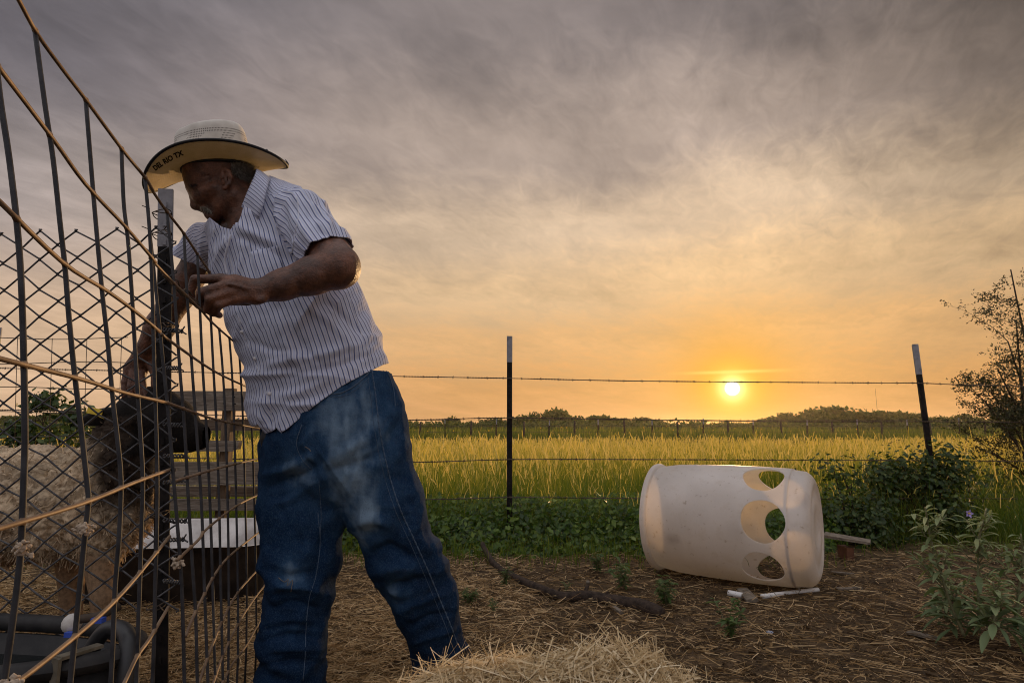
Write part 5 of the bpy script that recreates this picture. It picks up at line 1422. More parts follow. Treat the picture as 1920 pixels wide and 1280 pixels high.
Ve, Qe = ear(236, 772, 157, 789, 1.95, .030); eo = obj('ear', npmesh('ear', Ve, Qe, mats=M['sheep_black']), sheep)
Ve, Qe = ear(262, 752, 300, 735, 2.06, .02); obj('ear', npmesh('ear', Ve, Qe, mats=M['sheep_black']), sheep)
c = PX(178, 771, 1.915); MB().box(c, (.05, .004, .020), roty(.2)).build('ear_tag', M['yellow'], eo, False); c = PX(187, 780, 1.905); MB().box(c, (.034, .003, .0035), roty(.42)).build('ear_tag', M['yellow'], eo, False)
c = PX(300, 765, 1.895); f = Field(c - .03, c + .03, .003); f.cap(c, c, .012, None, .003); Ve, Qe = f.mesh(); obj('eye', npmesh('eye', Ve, Qe, mats=M['eye']), sheep)

# ------------------------------------------------------------------ the man
man = empty('person', (-.48, 1.76, 0), 'man in cowboy hat, striped shirt and blue jeans leaning over the pen fence', 'person')
HD = 1.665
def HPt(u, v, lat=0.0): return PT(u, v, HD + lat * .87)
fb = Field((-1.36, 1.27, -.02), (-.10, 2.06, 1.56), .0036)
# trunk and legs inside the clothes
fb.cap(PX(622, 800, 1.75), PX(560, 620, 1.735), .115, .115, .05); fb.cap(PX(560, 620, 1.735), PX(500, 460, 1.71), .12, .105, .05)
fb.cap(PX(500, 450, 1.70), PX(470, 398, 1.69), .08, .055, .04)
fb.cap(PX(505, 425, 1.68), PX(568, 408, 1.63), .06, .058, .03); fb.cap(PX(475, 440, 1.74), PX(405, 448, 1.85), .06, .055, .03)
fb.cap(PX(580, 845, 1.745), PX(562, 1050, 1.725), .085, .06, .03); fb.cap(PX(562, 1050, 1.725), PX(552, 1290, 1.70), .06, .045, .03)
fb.cap(PX(675, 820, 1.73), PX(752, 1030, 1.785), .085, .062, .03); fb.cap(PX(752, 1030, 1.785), PX(842, 1232, 1.88), .06, .040, .03)
# near arm
fb.cap(PX(572, 410, 1.62), PX(632, 495, 1.478), .054, .054, .03); fb.cap(PX(634, 502, 1.475), PX(636, 504, 1.47), .050, None, .02)
fb.cap(PX(634, 503, 1.475), PX(585, 517, 1.456), .047, .046, .02); fb.cap(PX(585, 517, 1.456), PX(530, 534, 1.432), .046, .037, .02); fb.cap(PX(530, 534, 1.432), PX(484, 547, 1.41), .036, .0285, .02); fb.cap(PX(492, 562, 1.395), PX(486, 563, 1.393), .009, None, .014)
# near hand
def fchain(pts, rad, k=.004):
    P = [PX(*q) for q in pts]
    for (a, b_), (ra, rb) in zip(zip(P[:-1], P[1:]), zip(rad[:-1], rad[1:])): fb.cap(a, b_, ra, rb, k)
wr = PX(480, 548, 1.41)
fb.ecap(wr, PX(436, 541, 1.372), .030, .022, .036, .016, np.array([.1, 0, 1.0]), .012)
for q in ((416, 523, 1.364), (426, 534, 1.356), (432, 548, 1.357), (437, 561, 1.364)): fb.cap(PX(470, 547 + (q[1] - 541) * .5, 1.395), PX(*q), .011, .0125, .007)
fchain([(416, 523, 1.364), (366, 523, 1.345), (357, 545, 1.352), (360, 561, 1.362)], (.0125, .0105, .0092, .0078))
fchain([(426, 534, 1.356), (378, 548, 1.334), (372, 570, 1.350), (384, 581, 1.368)], (.0130, .0112, .0098, .0085))
fchain([(432, 548, 1.357), (393, 561, 1.335), (389, 580, 1.352), (399, 588, 1.370)], (.0125, .0108, .0095, .0082))
fchain([(437, 561, 1.364), (409, 572, 1.346), (404, 586, 1.360), (412, 591, 1.376)], (.0115, .0098, .0085, .0075))
fchain([(464, 562, 1.420), (428, 562, 1.412), (398, 556, 1.402), (374, 562, 1.385)], (.0150, .0130, .0115, .0090), .006)
for a, b_ in (((470, 536, 1.385), (420, 521, 1.350)), ((470, 543, 1.382), (430, 533, 1.343))): fb.cap(PX(*a), PX(*b_), .004, .0045, .004)
# far arm and hand on the sheep
fb.cap(PX(398, 452, 1.86), PX(333, 556, 1.89), .052, .045, .02); fb.cap(PX(333, 556, 1.89), PX(300, 612, 1.91), .046, .044, .02); fb.cap(PX(300, 612, 1.91), PX(270, 664, 1.93), .043, .031, .02)
fb.ecap(PX(270, 664, 1.93), PX(252, 697, 1.94), .032, .020, .040, .016, np.array([1.0, 0, .5]), .012)
fchain([(240, 690, 1.935), (234, 716, 1.93), (233, 742, 1.925)], (.0125, .0108, .009)); fchain([(249, 698, 1.93), (245, 724, 1.922), (246, 750, 1.92)], (.0125, .011, .009))
fchain([(258, 702, 1.93), (258, 728, 1.92), (261, 752, 1.92)], (.0125, .011, .009)); fchain([(266, 700, 1.935), (269, 725, 1.928), (274, 745, 1.925)], (.0115, .010, .0085))
fchain([(278, 676, 1.935), (290, 700, 1.935), (289, 724, 1.93)], (.0145, .012, .010))
# head and neck
a_ = R(28); RZ = rotz(R(27)); hf = RZ @ np.array([-math.cos(a_), 0, -math.sin(a_)]); hu = RZ @ np.array([-math.sin(a_), 0, math.cos(a_)]); hl = RZ @ np.array([0, 1.0, 0]); HA = (hf, hl, hu)
fb.cap(HPt(436, 366), PX(470, 402, 1.69), .058, .066, .03)
fb.ell(HPt(409, 318), HA, (.098, .076, .088), .02)
fb.ell(HPt(390, 358), HA, (.052, .056, .070), .025)
for s_ in (-1, 1):
    fb.cap(HPt(404, 402, s_ * .008), HPt(436, 366, s_ * .048), .017, .022, .022)
    fb.cap(HPt(374, 369, s_ * .036), HPt(402, 352, s_ * .060), .015, .013, .016)
    fb.cap(HPt(356.5, 352, s_ * .006), HPt(366, 347, s_ * .044), .0115, .010, .010)
    fb.cap(HPt(373, 386, s_ * .012), HPt(371, 388, s_ * .010), .0085, None, .006)
    fb.ell(HPt(373, 361, s_ * .040), HA, (.008, .014, .008), .010, neg=True)
    fb.cap(HPt(371, 357, s_ * .026), HPt(376, 356, s_ * .046), .0048, None, .005); fb.cap(HPt(375, 366, s_ * .026), HPt(379, 364, s_ * .044), .0048, None, .005)
    e0 = s_ * .076
    for q0, q1, r0 in (((419, 316), (429, 322), .0055), ((429, 322), (433, 334), .0060), ((433, 334), (429, 346), .0055), ((429, 346), (421, 353), .0068), ((418, 318), (415, 332), .0045), ((425, 328), (423, 342), .0040)):
        fb.cap(HPt(*q0, e0 + s_ * .010), HPt(*q1, e0 + s_ * .012), r0, None, .004)
    fb.ell(HPt(424, 335, e0), (RZ @ np.array([1.0, 0, 0]), hl, np.array([0, 0, 1.0])), (.014, .006, .026), .006)
for q0, q1, lt, r0 in (((380, 383), (394, 397), -.050, .0040), ((383, 362), (396, 359), -.066, .0026), ((383, 367), (395, 370), -.064, .0028), ((402, 380), (410, 394), -.054, .0035), ((384, 372), (392, 382), -.058, .0030), ((352, 340), (366, 335), -.046, .0025), ((372, 333), (392, 328), -.070, .0026)):
    fb.cap(HPt(*q0, lt), HPt(*q1, lt - .004), r0, r0 * .7, .004, neg=True)
fb.cap(HPt(361, 362), HPt(367, 384), .0085, .0135, .010); fb.cap(HPt(366, 386), HPt(374, 389), .0115, .009, .008)
fb.cap(HPt(384, 392, -.018), HPt(384, 392, .018), .011, None, .012); fb.cap(HPt(389, 402, -.014), HPt(389, 402, .014), .0085, None, .007)
fb.cap(HPt(400, 405, -.008), HPt(400, 405, .008), .0165, None, .014); fb.cap(HPt(392, 398, -.026), HPt(388, 398.5, 0), .0035, None, .004, neg=True)
Vb, Qb = fb.mesh(); Vb = smoothV(Vb, Qb, 1, .4); Nb = vnormals(Vb, Qb)
Vb = Vb + Nb * (.0008 * fbm(Vb, 70, 2, 3))[:, None]
obj('body', npmesh('body', Vb, Qb, mats=M['skin']), man)
def bvh_of(V, Fc): return BVHTree.FromPolygons([tuple(p) for p in V], [tuple(int(i) for i in f) for f in Fc])
def hit(bv, u, v, off=0.0):
    r = Vector(ray(u, v)).normalized(); q = bv.ray_cast(Vector((0, 0, CAMH)), r)
    if q[0] is None: return None
    n = q[1] if q[1].dot(r) < 0 else -q[1]
    return np.array(q[0] + n * off), np.array(n)
mh = Vb[:, 2] > 1.05; fm = mh[Qb].all(1) & (Vb[Qb[:, 0], 0] > -1.1)
bvb = bvh_of(Vb, Qb[fm])
def hairs(n_, poly, L, dirv, wd, matn, name, parent, lift=.002, tonej=.2, curl=.004):
    P, Nn = [], []; poly = np.array(poly, float); lo, hi = poly.min(0), poly.max(0); tries = 0
    while len(P) < n_ and tries < n_ * 12:
        tries += 1; u, v = rng.uniform(lo, hi); c = False; j = len(poly) - 1
        for i in range(len(poly)):
            if (poly[i][1] > v) != (poly[j][1] > v) and u < (poly[j][0] - poly[i][0]) * (v - poly[i][1]) / (poly[j][1] - poly[i][1]) + poly[i][0]: c = not c
            j = i
        if not c: continue
        h_ = hit(bvb, u, v, lift)
        if h_: P.append(h_[0]); Nn.append(h_[1])
    P, Nn = np.array(P), np.array(Nn); D_ = np.asarray(dirv) + Nn * .25 + rng.normal(0, .22, P.shape); D_ /= np.linalg.norm(D_, axis=1, keepdims=True)
    V, Q, tn = strands(P, D_, rng.uniform(.6, 1.1, len(P)) * L, np.full(len(P), wd), rng.normal(0, curl, P.shape), np.full(len(P), .5), 3)
    return obj(name, npmesh(name, V, Q, mats=M[matn], smooth=False), parent)
hairs(1500, [(432, 300), (474, 300), (472, 326), (462, 336), (448, 332), (440, 322), (434, 316)], .020, (.45, -.1, -.8), .0011, 'grey_hair', 'hair', man, .001)
hairs(260, [(377, 388), (384, 387), (395, 393), (398, 398), (392, 397), (382, 393)], .0075, (.35, -.1, -.65), .0010, 'moustache', 'moustache', man, .002)
hairs(90, [(354, 347), (366, 344), (370, 347), (358, 351)], .007, (.6, -.2, -.4), .0008, 'boot', 'eyebrow', man, .001)
c = HPt(376, 361, -.036); f = Field(c - .02, c + .02, .002); f.cap(c, c, .0105, None, .002); Ve, Qe = f.mesh(); obj('eyelid', npmesh('eyelid', Ve, Qe, mats=M['skin']), man)

# --- shirt
ST = [((500, 852), (748, 735), 1.755, .166), ((483, 785), (727, 702), 1.755, .168), ((473, 715), (706, 632), 1.75, .170), ((456, 650), (684, 580), 1.745, .168), ((432, 590), (660, 532), 1.735, .163),
      ((412, 535), (640, 478), 1.725, .158), ((403, 480), (617, 425), 1.715, .150), ((406, 444), (586, 392), 1.705, .136), ((428, 418), (546, 364), 1.70, .102), ((447, 402), (510, 350), 1.69, .072)]
fsht = Field((-1.16, 1.36, .62), (-.25, 2.06, 1.50), .0046)
tors = fsht.chain(ST, .03)
SL = [PX(540, 398, 1.645), PX(568, 408, 1.615), PX(608, 466, 1.53), PX(640, 512, 1.468)]; SR = (.072, .074, .069, .066)
for i in range(3): fsht.cap(SL[i], SL[i + 1], SR[i], SR[i + 1], .022)
FL = [PX(438, 445, 1.79), PX(398, 456, 1.85), PX(354, 494, 1.885), PX(326, 524, 1.892)]; FR = (.080, .070, .060, .056)
for i in range(3): fsht.cap(FL[i], FL[i + 1], FR[i], FR[i + 1], .022)
Vs, Qs = fsht.mesh(); Vs = smoothV(Vs, Qs, 3); Ns = vnormals(Vs, Qs)
def seg_t(P, A, B):
    ab = B - A; t = np.clip(((P - A) @ ab) / (ab @ ab), 0, 1); q = P - (A + t[:, None] * ab); return t, q, np.linalg.norm(q, axis=1)
def chain_near(P, C):
    best = np.full(len(P), 9.0); bq = np.zeros_like(P); bi = np.zeros(len(P), int)
    for i in range(len(C) - 1):
        t, q, d = seg_t(P, C[i], C[i + 1]); m_ = d < best; best[m_] = d[m_]; bq[m_] = q[m_]; bi[m_] = i
    return best, bq, bi
axT = [q[0] for q in tors]; wT = unit(tors[4][1]); aT = unit(axT[7] - axT[1]); dT = unit(np.cross(wT, aT)); dT = dT if dT[1] > 0 else -dT
bt, qt, it_ = chain_near(Vs, axT); b1, q1, i1 = chain_near(Vs, SL); b2, q2, i2 = chain_near(Vs, FL)
thT = np.arctan2(qt @ wT, -(qt @ dT)); stripe = thT * .150
def sleeve_th(q, C):
    ax = unit(C[-1] - C[1]); w_ = unit(np.cross(ax, [0, 1.0, 0])); d_ = np.cross(ax, w_); d_ = d_ if d_[1] > 0 else -d_
    return np.arctan2(q @ w_, -(q @ d_)) * .068
in1 = (b1 - .062 < (bt - .16) * .9 + .012) & (b1 < .105) & (((Vs - SL[0]) @ unit(SL[2] - SL[0])) > .012)
in2 = (b2 < .095) & (((Vs - FL[0]) @ unit(FL[3] - FL[0])) > .03) & (bt > .15)
stripe = np.where(in1, sleeve_th(q1, SL) + .004, np.where(in2, sleeve_th(q2, FL) + .009, stripe))
# folds in the cloth
al, ac = (Vs @ aT), (Vs @ wT)
us, vs = proj(Vs)
low = np.clip((vs - 560) / 140, 0, 1)
F1 = np.stack([ac * 3.0, Vs[:, 1] * 3.0, (al + .35 * ac) * 15], 1); F2 = np.stack([(ac - .8 * al) * 13, Vs[:, 1] * 5, (al + .6 * ac) * 3.2], 1)
rid = lambda P, s_: (1 - np.abs(fbm(P, 1.0, 2, s_)) * 2.2)
disp = .0115 * rid(F1, 3) * low + .0095 * rid(F2, 9) * (1 - .55 * low) + .0045 * fbm(Vs, 26, 2, 4)
sl_al = (Vs - SL[1]) @ unit(SL[3] - SL[1])
disp = np.where(in1, .0085 * rid(np.stack([sleeve_th(q1, SL) * 30, sl_al * 9 + sleeve_th(q1, SL) * 12, 0 * sl_al], 1), 5) + .002 * fbm(Vs, 30, 2, 6), disp)
def creases(u, v, lst):
    """hand placed folds: (pixel polyline, width px, height m) as ridges (+) or creases (-)"""
    d = np.zeros(len(u))
    for pts, wd, hgt in lst:
        P = crom(np.array([(a, b, 0) for a, b in pts], float), 5)[:, :2]; best = np.full(len(u), 1e9); tt = np.zeros(len(u)); n_ = len(P) - 1
        for i in range(n_):
            ab = P[i + 1] - P[i]; L2 = max(ab @ ab, 1e-6); t = np.clip(((u - P[i][0]) * ab[0] + (v - P[i][1]) * ab[1]) / L2, 0, 1)
            q = np.hypot(u - P[i][0] - t * ab[0], v - P[i][1] - t * ab[1]); m_ = q < best; best[m_] = q[m_]; tt[m_] = ((i + t) / n_)[m_]
        d += hgt * np.exp(-(best / wd) ** 2) * np.sin(np.pi * np.clip(tt, .04, .96)) ** .6
    return d
us0, vs0 = proj(Vs); nearT = 1 / (1 + np.exp((Vs[:, 1] - 1.74) / .03))
SHF = [([(492, 690), (540, 676), (610, 664), (690, 640)], 9, .012), ([(500, 712), (560, 702), (640, 684), (700, 662)], 7, -.010), ([(500, 742), (560, 735), (620, 712)], 8, .009), ([(520, 600), (545, 660), (575, 700)], 8, .009), ([(540, 596), (570, 650), (610, 690)], 7, -.009),
       ([(560, 560), (610, 600), (660, 650)], 9, .010), ([(600, 556), (640, 590), (676, 630)], 7, -.008), ([(470, 640), (510, 655), (560, 655)], 7, -.007), ([(440, 420), (480, 440), (545, 470)], 9, .010), ([(440, 440), (490, 462), (540, 490)], 7, -.008),
       ([(500, 380), (530, 420), (548, 465)], 7, -.010), ([(545, 380), (556, 430), (552, 475)], 6, -.009), ([(520, 760), (560, 752), (620, 735)], 6, -.006), ([(480, 770), (500, 790), (505, 806)], 6, .006)]
SLF = [([(566, 372), (600, 400), (640, 442)], 7, .008), ([(560, 392), (592, 424), (628, 458)], 6, -.009), ([(556, 412), (580, 444), (606, 476)], 6, .008), ([(590, 366), (622, 400), (646, 440)], 6, -.006), ([(552, 440), (566, 466), (576, 492)], 6, -.007)]
disp = disp + np.where(in1, creases(us0, vs0, SLF), np.where(in2, 0, creases(us0, vs0, SHF) * nearT))
seamd = -np.exp(-((b1 - .085) / .006) ** 2) * .003 * (np.abs(sl_al) < .03)
Vs = Vs + Ns * (disp - .004)[:, None]
us, vs = proj(Vs)
hemU = [440, 470, 483, 497, 510, 518, 526, 545, 570, 600, 640, 690, 718, 760]; hemV = [800, 801, 796, 813, 809, 801, 813, 798, 777, 752, 724, 697, 684, 672]
g1 = (np.interp(us, hemU, hemV) - vs) * .0016
g1 = np.where(Vs[:, 2] > 1.05, 1.0, g1)
n1 = unit(np.array([.42, -.10, -.85])); c1 = PX(609, 478, 1.53)
g2 = np.where((b1 < .10) & (sl_al > .02) & (in1 | (((Vs - c1) @ n1) > -.01)) & (b1 < bt - .03), (c1 - Vs) @ n1, 1.0)
n2 = unit(np.array([-.42, .10, -.88])); c2 = PX(360, 492, 1.885)
g3 = np.where((b2 < .10) & (us < 398) & (vs > 430), (c2 - Vs) @ n2, 1.0)
neck_ax = unit(HPt(430, 350) - PX(470, 402, 1.69)); cN = PX(462, 391, 1.685)
rN = np.linalg.norm((Vs - cN) - ((Vs - cN) @ neck_ax)[:, None] * neck_ax, axis=1)
g4 = np.where(rN < .12, .020 - (Vs - cN) @ neck_ax, 1.0)
g4 = np.where((rN < .15) & (us < 470) & (us > 384) & (Vs[:, 1] < 1.80), np.minimum(g4, (vs - np.interp(us, [380, 400, 415, 440, 452, 462, 472], [398, 414, 425, 432, 404, 366, 340])) * .0015), g4)
at = {'stripe': stripe}; Ts = q2t(Qs); Vc = Vs
for gname in range(4):
    g = (g1, g2, g3, g4)[gname]
    at['g'] = None; at.pop('g')
    allg = {f'g{j}': gg for j, gg in enumerate((g1, g2, g3, g4))} if gname == 0 else {k: v for k, v in at.items() if k.startswith('g')}
    if gname == 0: at.update(allg)
    Vc, Ts, at = clip(Vc, Ts, at[f'g{gname}'], at)
shirt_me = npmesh('shirt', Vc, None, Ts, M['shirt'], {'stripe': at['stripe']})
shirt = obj('shirt', shirt_me, man); so = shirt.modifiers.new('cloth', 'SOLIDIFY'); so.thickness = .0022; so.offset = -1
bvs = bvh_of(Vc, Ts)
# collar: stand and leaf, from the near tip round the neck to the far tip
stn = [((453, 388, 1.578), (484, 410, 1.560)), ((462, 364, 1.566), (492, 388, 1.552)), ((473, 340, 1.575), (499, 362, 1.560)), ((481, 320, 1.602), (505, 341, 1.592)), ((479, 318, 1.68), (508, 337, 1.70)),
       ((462, 333, 1.748), (482, 350, 1.785)), ((440, 366, 1.76), (432, 402, 1.80)), ((422, 404, 1.735), (406, 424, 1.755))]
A_ = crom([PX(*q[0]) for q in stn], 6); B_ = crom([PX(*q[1]) for q in stn], 6); V = []; m_ = 7
for i in range(len(A_)):
    for j in range(m_):
        t = j / (m_ - 1); o = neck_ax * (.006 * math.sin(math.pi * t)); V.append(A_[i] + (B_[i] - A_[i]) * t + o + .0012 * vnoise(np.array([A_[i] * 20 + t]), 1, 3)[0])
n_ = len(A_); Fs = [(i * m_ + j, i * m_ + j + 1, (i + 1) * m_ + j + 1, (i + 1) * m_ + j) for i in range(n_ - 1) for j in range(m_ - 1)]
arc = np.concatenate([[0], np.cumsum(np.linalg.norm(np.diff(A_, axis=0), axis=1))])
co = obj('collar', npmesh('collar', np.array(V), np.array(Fs), mats=M['shirt'], attrs={'stripe': np.repeat(arc, m_) * 1.0 + .003}), shirt)
so = co.modifiers.new('cloth', 'SOLIDIFY'); so.thickness = .003; so.offset = 0
# inner collar stand
V = []
for i in range(len(A_)):
    inn = PX(458, 386, 1.68); d_ = inn - A_[i]; d_ -= neck_ax * (d_ @ neck_ax)
    V += [A_[i] + unit(d_) * .003, A_[i] + unit(d_) * .006 - neck_ax * .050]
Fs = [(2 * i, 2 * i + 1, 2 * i + 3, 2 * i + 2) for i in range(len(A_) - 1)]
obj('collar_stand', npmesh('collar_stand', np.array(V), np.array(Fs), mats=M['shirt'], attrs={'stripe': np.repeat(arc, 2)}), shirt)
def patch(corners, nu, nv, off, name, parent, mat, sfun=None):
    V = []; S = []
    for i in range(nu):
        for j in range(nv):
            a, b_ = i / (nu - 1), j / (nv - 1); c = np.array(corners, float)
            q = (c[0] * (1 - a) + c[1] * a) * (1 - b_) + (c[3] * (1 - a) + c[2] * a) * b_; h_ = hit(bvs, q[0], q[1], off)
            if h_ is None: return None
            V.append(h_[0]); S.append(q)
    V = np.array(V); qq = chain_near(V, axT)[1]; s_ = np.arctan2(qq @ wT, -(qq @ dT)) * .150 + .005
    Fs = np.array([(i * nv + j, i * nv + j + 1, (i + 1) * nv + j + 1, (i + 1) * nv + j) for i in range(nu - 1) for j in range(nv - 1)])
    o = obj(name, npmesh(name, V, Fs, mats=mat, attrs={'stripe': s_}), parent); m__ = o.modifiers.new('c', 'SOLIDIFY'); m__.thickness = .0025; m__.offset = 0; return o
patch([(470, 474), (520, 460), (534, 512), (486, 526)], 10, 10, .0035, 'chest_pocket', shirt, M['shirt'])
def trace(bv, pts, off, r, sub=5, b=None, puck=False):
    P = []
    for q in crom(np.array([(p[0], p[1], 0) for p in pts], float), sub):
        h_ = hit(bv, q[0], q[1], off)
        if h_ is not None: P.append(h_[0])
    if len(P) > 2: (b or MB()).tube(P, r if not puck else r * (1 + .55 * np.sin(np.arange(len(P)) * 2.1)), 5)
    return P
b = MB(); trace(bvs, [(446, 590), (462, 640), (484, 692), (502, 742), (512, 790)], .0006, .0013, 6, b); trace(bvs, [(420, 440), (428, 470), (436, 500), (440, 515)], .0006, .0013, 4, b)
b.build('placket_seam', M['shirt'], shirt)
b = MB(); trace(bvs, [(556, 366), (560, 400), (553, 440), (548, 474)], .0004, .0013, 6, b); trace(bvs, [(400, 428), (402, 452), (404, 480)], .0004, .0012, 5, b); b.build('armhole_seam', M['shirt'], shirt)
b = MB(); trace(bvs, [(657, 560), (672, 610), (690, 660), (704, 690)], .0004, .0012, 6, b); b.build('side_seam', M['shirt'], shirt)
for u, v in ((455, 622), (479, 672), (506, 738)):
    h_ = hit(bvs, u, v, .002)
    if h_: MB().tube([h_[0] - h_[1] * .001, h_[0] + h_[1] * .0022], [.0056, .0052], 12).build('button', M['button'], shirt)
# open edge of the front at the chest
P = [hit(bvs, u, v, .010) for u, v in ((437, 442), (431, 466), (428, 490), (432, 516))]
P = [q[0] for q in P if q]
if len(P) > 2: MB().tube(crom(P, 4), .0032, 6).build('placket_edge', M['shirt'], shirt)

# --- jeans
fj = Field((-.80, 1.50, -.02), (-.10, 2.05, .92), .0048)
fj.chain([((528, 770), (732, 686), 1.75, .150), ((508, 815), (747, 735), 1.75, .155), ((496, 862), (756, 790), 1.745, .156), ((500, 890), (762, 835), 1.742, .145)], .03)
fj.chain([((492, 880), (640, 866), 1.735, .105), ((488, 960), (648, 960), 1.73, .106), ((491, 1040), (634, 1040), 1.725, .098), ((497, 1105), (616, 1105), 1.72, .090), ((499, 1140), (609, 1140), 1.718, .088),
          ((491, 1195), (603, 1195), 1.71, .086), ((497, 1250), (601, 1250), 1.705, .084), ((494, 1320), (606, 1320), 1.70, .084)], .02)
fj.chain([((606, 905), (771, 850), 1.73, .112), ((650, 964), (785, 912), 1.745, .108), ((691, 1052), (811, 1005), 1.785, .098), ((735, 1140), (855, 1103), 1.83, .088), ((783, 1243), (868, 1203), 1.875, .074), ((797, 1280), (882, 1240), 1.89, .074)], .02)
Vj, Qj = fj.mesh(); Vj = smoothV(Vj, Qj, 2); Nj = vnormals(Vj, Qj); uj, vj = proj(Vj)
legL = uj < 655
F1 = np.stack([Vj[:, 0] * 5, Vj[:, 1] * 5, Vj[:, 2] * 17 + Vj[:, 0] * 5], 1); F2 = np.stack([(Vj[:, 0] - .4 * Vj[:, 2]) * 16, Vj[:, 1] * 6, Vj[:, 2] * 4], 1)
knee = np.exp(-((vj - 1115) / 70) ** 2) * legL + np.clip((vj - 1160) / 80, 0, 1) * legL * 1.2 + np.exp(-((vj - 1040) / 80) ** 2) * (~legL) * .9 + np.clip((vj - 1150) / 80, 0, 1) * (~legL) * .7
dj = .0140 * rid(F1, 13) * np.clip(knee, 0, 1.3) + .0085 * rid(F2, 17) + .0035 * fbm(Vj, 34, 2, 5) - .006
crotch = np.exp(-np.hypot((uj - 612) / 60, (vj - 900) / 55) ** 2); dj = dj + crotch * .006 * rid(np.stack([(Vj[:, 0] + .7 * Vj[:, 2]) * 24, Vj[:, 1] * 4, Vj[:, 2] * 3], 1), 23)
JF = [([(494, 915), (530, 905), (570, 890), (600, 868)], 8, -.014), ([(492, 890), (540, 878), (590, 850)], 8, .012), ([(500, 948), (545, 935), (590, 905)], 8, .009), ([(606, 872), (622, 910), (648, 950)], 9, -.014), ([(616, 862), (660, 838), (710, 800)], 12, .010), ([(612, 884), (660, 870), (720, 850)], 9, -.009),
      ([(576, 800), (560, 830), (572, 862), (592, 880)], 7, -.007), ([(664, 985), (700, 975), (740, 990)], 12, .014), ([(692, 1046), (722, 1024), (756, 1034), (780, 1058)], 9, -.016), ([(700, 1075), (740, 1062), (790, 1066)], 10, .012), ([(716, 1105), (756, 1092), (800, 1086)], 8, -.011),
      ([(735, 1150), (790, 1128), (846, 1112)], 8, .010), ([(752, 1178), (805, 1160), (858, 1146)], 7, -.010), ([(768, 1206), (815, 1190), (864, 1178)], 7, .009), ([(494, 1062), (540, 1078), (600, 1072)], 10, -.011), ([(496, 1108), (552, 1098), (612, 1112)], 9, .014), ([(498, 1142), (550, 1130), (606, 1142)], 7, -.015),
      ([(492, 1172), (548, 1160), (604, 1166)], 8, .012), ([(492, 1200), (550, 1190), (602, 1196)], 6, -.014), ([(494, 1222), (550, 1214), (602, 1216)], 6, .011), ([(496, 1246), (550, 1236), (600, 1240)], 6, -.012), ([(560, 960), (575, 1020), (570, 1080)], 10, .007), ([(610, 960), (602, 1030), (590, 1080)], 8, -.008),
      ([(700, 760), (690, 800), (660, 850)], 9, -.006), ([(752, 870), (764, 920), (778, 970)], 8, -.009), ([(772, 960), (786, 1010), (806, 1050)], 7, .007)]
dj = dj + creases(uj, vj, JF) / (1 + np.exp((Vj[:, 1] - np.where(uj > 660, 1.74 + (vj - 900) * .00045, 1.72)) / .025))
Vj = Vj + Nj * dj[:, None]; uj, vj = proj(Vj)
ga = lambda cu, cv, su, sv: np.exp(-((uj - cu) / su) ** 2 - ((vj - cv) / sv) ** 2)
streak = .62 + .75 * np.clip(.5 + fbm(Vj * [46, 46, 9], 1.0, 3, 77), 0, 1.2)
fade = streak * (ga(745, 1108, 30, 40) * .26 + ga(548, 1082, 34, 30) * .26 + ga(560, 880, 44, 30) * .16 + ga(550, 1180, 40, 14) * .2 + ga(662, 815, 66, 100) * .52 + ga(686, 975, 30, 55) * .62 + ga(655, 915, 44, 60) * .25 + ga(560, 900, 34, 60) * .20 + ga(735, 1120, 26, 50) * .20 + ga(548, 1060, 34, 60) * .14 + ga(640, 750, 60, 40) * .12) * 1.15 * (Vj[:, 1] < 1.80 + .1 * (uj > 660)) + .20 - .16 * np.clip((vj - 960) / 160, 0, 1)  # worn fades, with lit thighs and shaded lower legs put into the tone
waist = np.interp(uj, [480, 515, 735, 790], [800, 778, 664, 636]); gA = (vj - waist) * .0016; gA = np.where(Vj[:, 2] < .62, 1.0, gA)
gB = np.where(uj < 680, Vj[:, 2] - .03, (1262 - (uj - 783) * .47 - vj) * .0016); gB = np.where(Vj[:, 2] > .3, 1.0, gB)
at = {'fade': fade, 'gA': gA, 'gB': gB}; Vk, Tk, at = clip(Vj, q2t(Qj), gA, at); Vk, Tk, at = clip(Vk, Tk, at['gB'], at)
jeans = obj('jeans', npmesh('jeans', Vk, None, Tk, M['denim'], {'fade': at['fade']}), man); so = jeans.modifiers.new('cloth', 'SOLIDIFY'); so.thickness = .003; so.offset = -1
bvj = bvh_of(Vk, Tk)
seam = [(697, 692), (704, 740), (711, 800), (722, 858), (734, 905), (752, 958), (776, 1010), (802, 1068), (826, 1126), (845, 1172), (857, 1206)]
b = MB(); trace(bvj, seam, .0003, .0020, 14, b, True); trace(bvj, [(u - 9, v + 3) for u, v in seam], .0002, .0008, 8, b); b.build('side_seam', M['stitch'], jeans)
b = MB(); trace(bvj, [(617, 734), (622, 738), (640, 736), (665, 723), (690, 700), (696, 690)], .0005, .0019, 6, b); trace(bvj, [(620, 744), (642, 743), (668, 730), (692, 708)], .0003, .0009, 6, b); b.build('pocket_seam', M['stitch'], jeans)
b = MB(); trace(bvj, [(722, 690), (730, 706), (738, 732), (741, 762)], .0006, .0014, 5, b); b.build('back_pocket_seam', M['stitch'], jeans)
b = MB(); trace(bvj, [(566, 796), (556, 830), (566, 860), (584, 880)], .0005, .0012, 5, b); trace(bvj, [(598, 902), (602, 960), (600, 1010)], .0003, .0010, 5, b); b.build('fly_seam', M['stitch'], jeans)
b = MB(); trace(bvj, [(596, 960), (600, 1020), (592, 1080), (580, 1120), (574, 1170), (572, 1230), (568, 1275)], .0004, .0012, 6, b); b.build('inner_seam', M['stitch'], jeans)
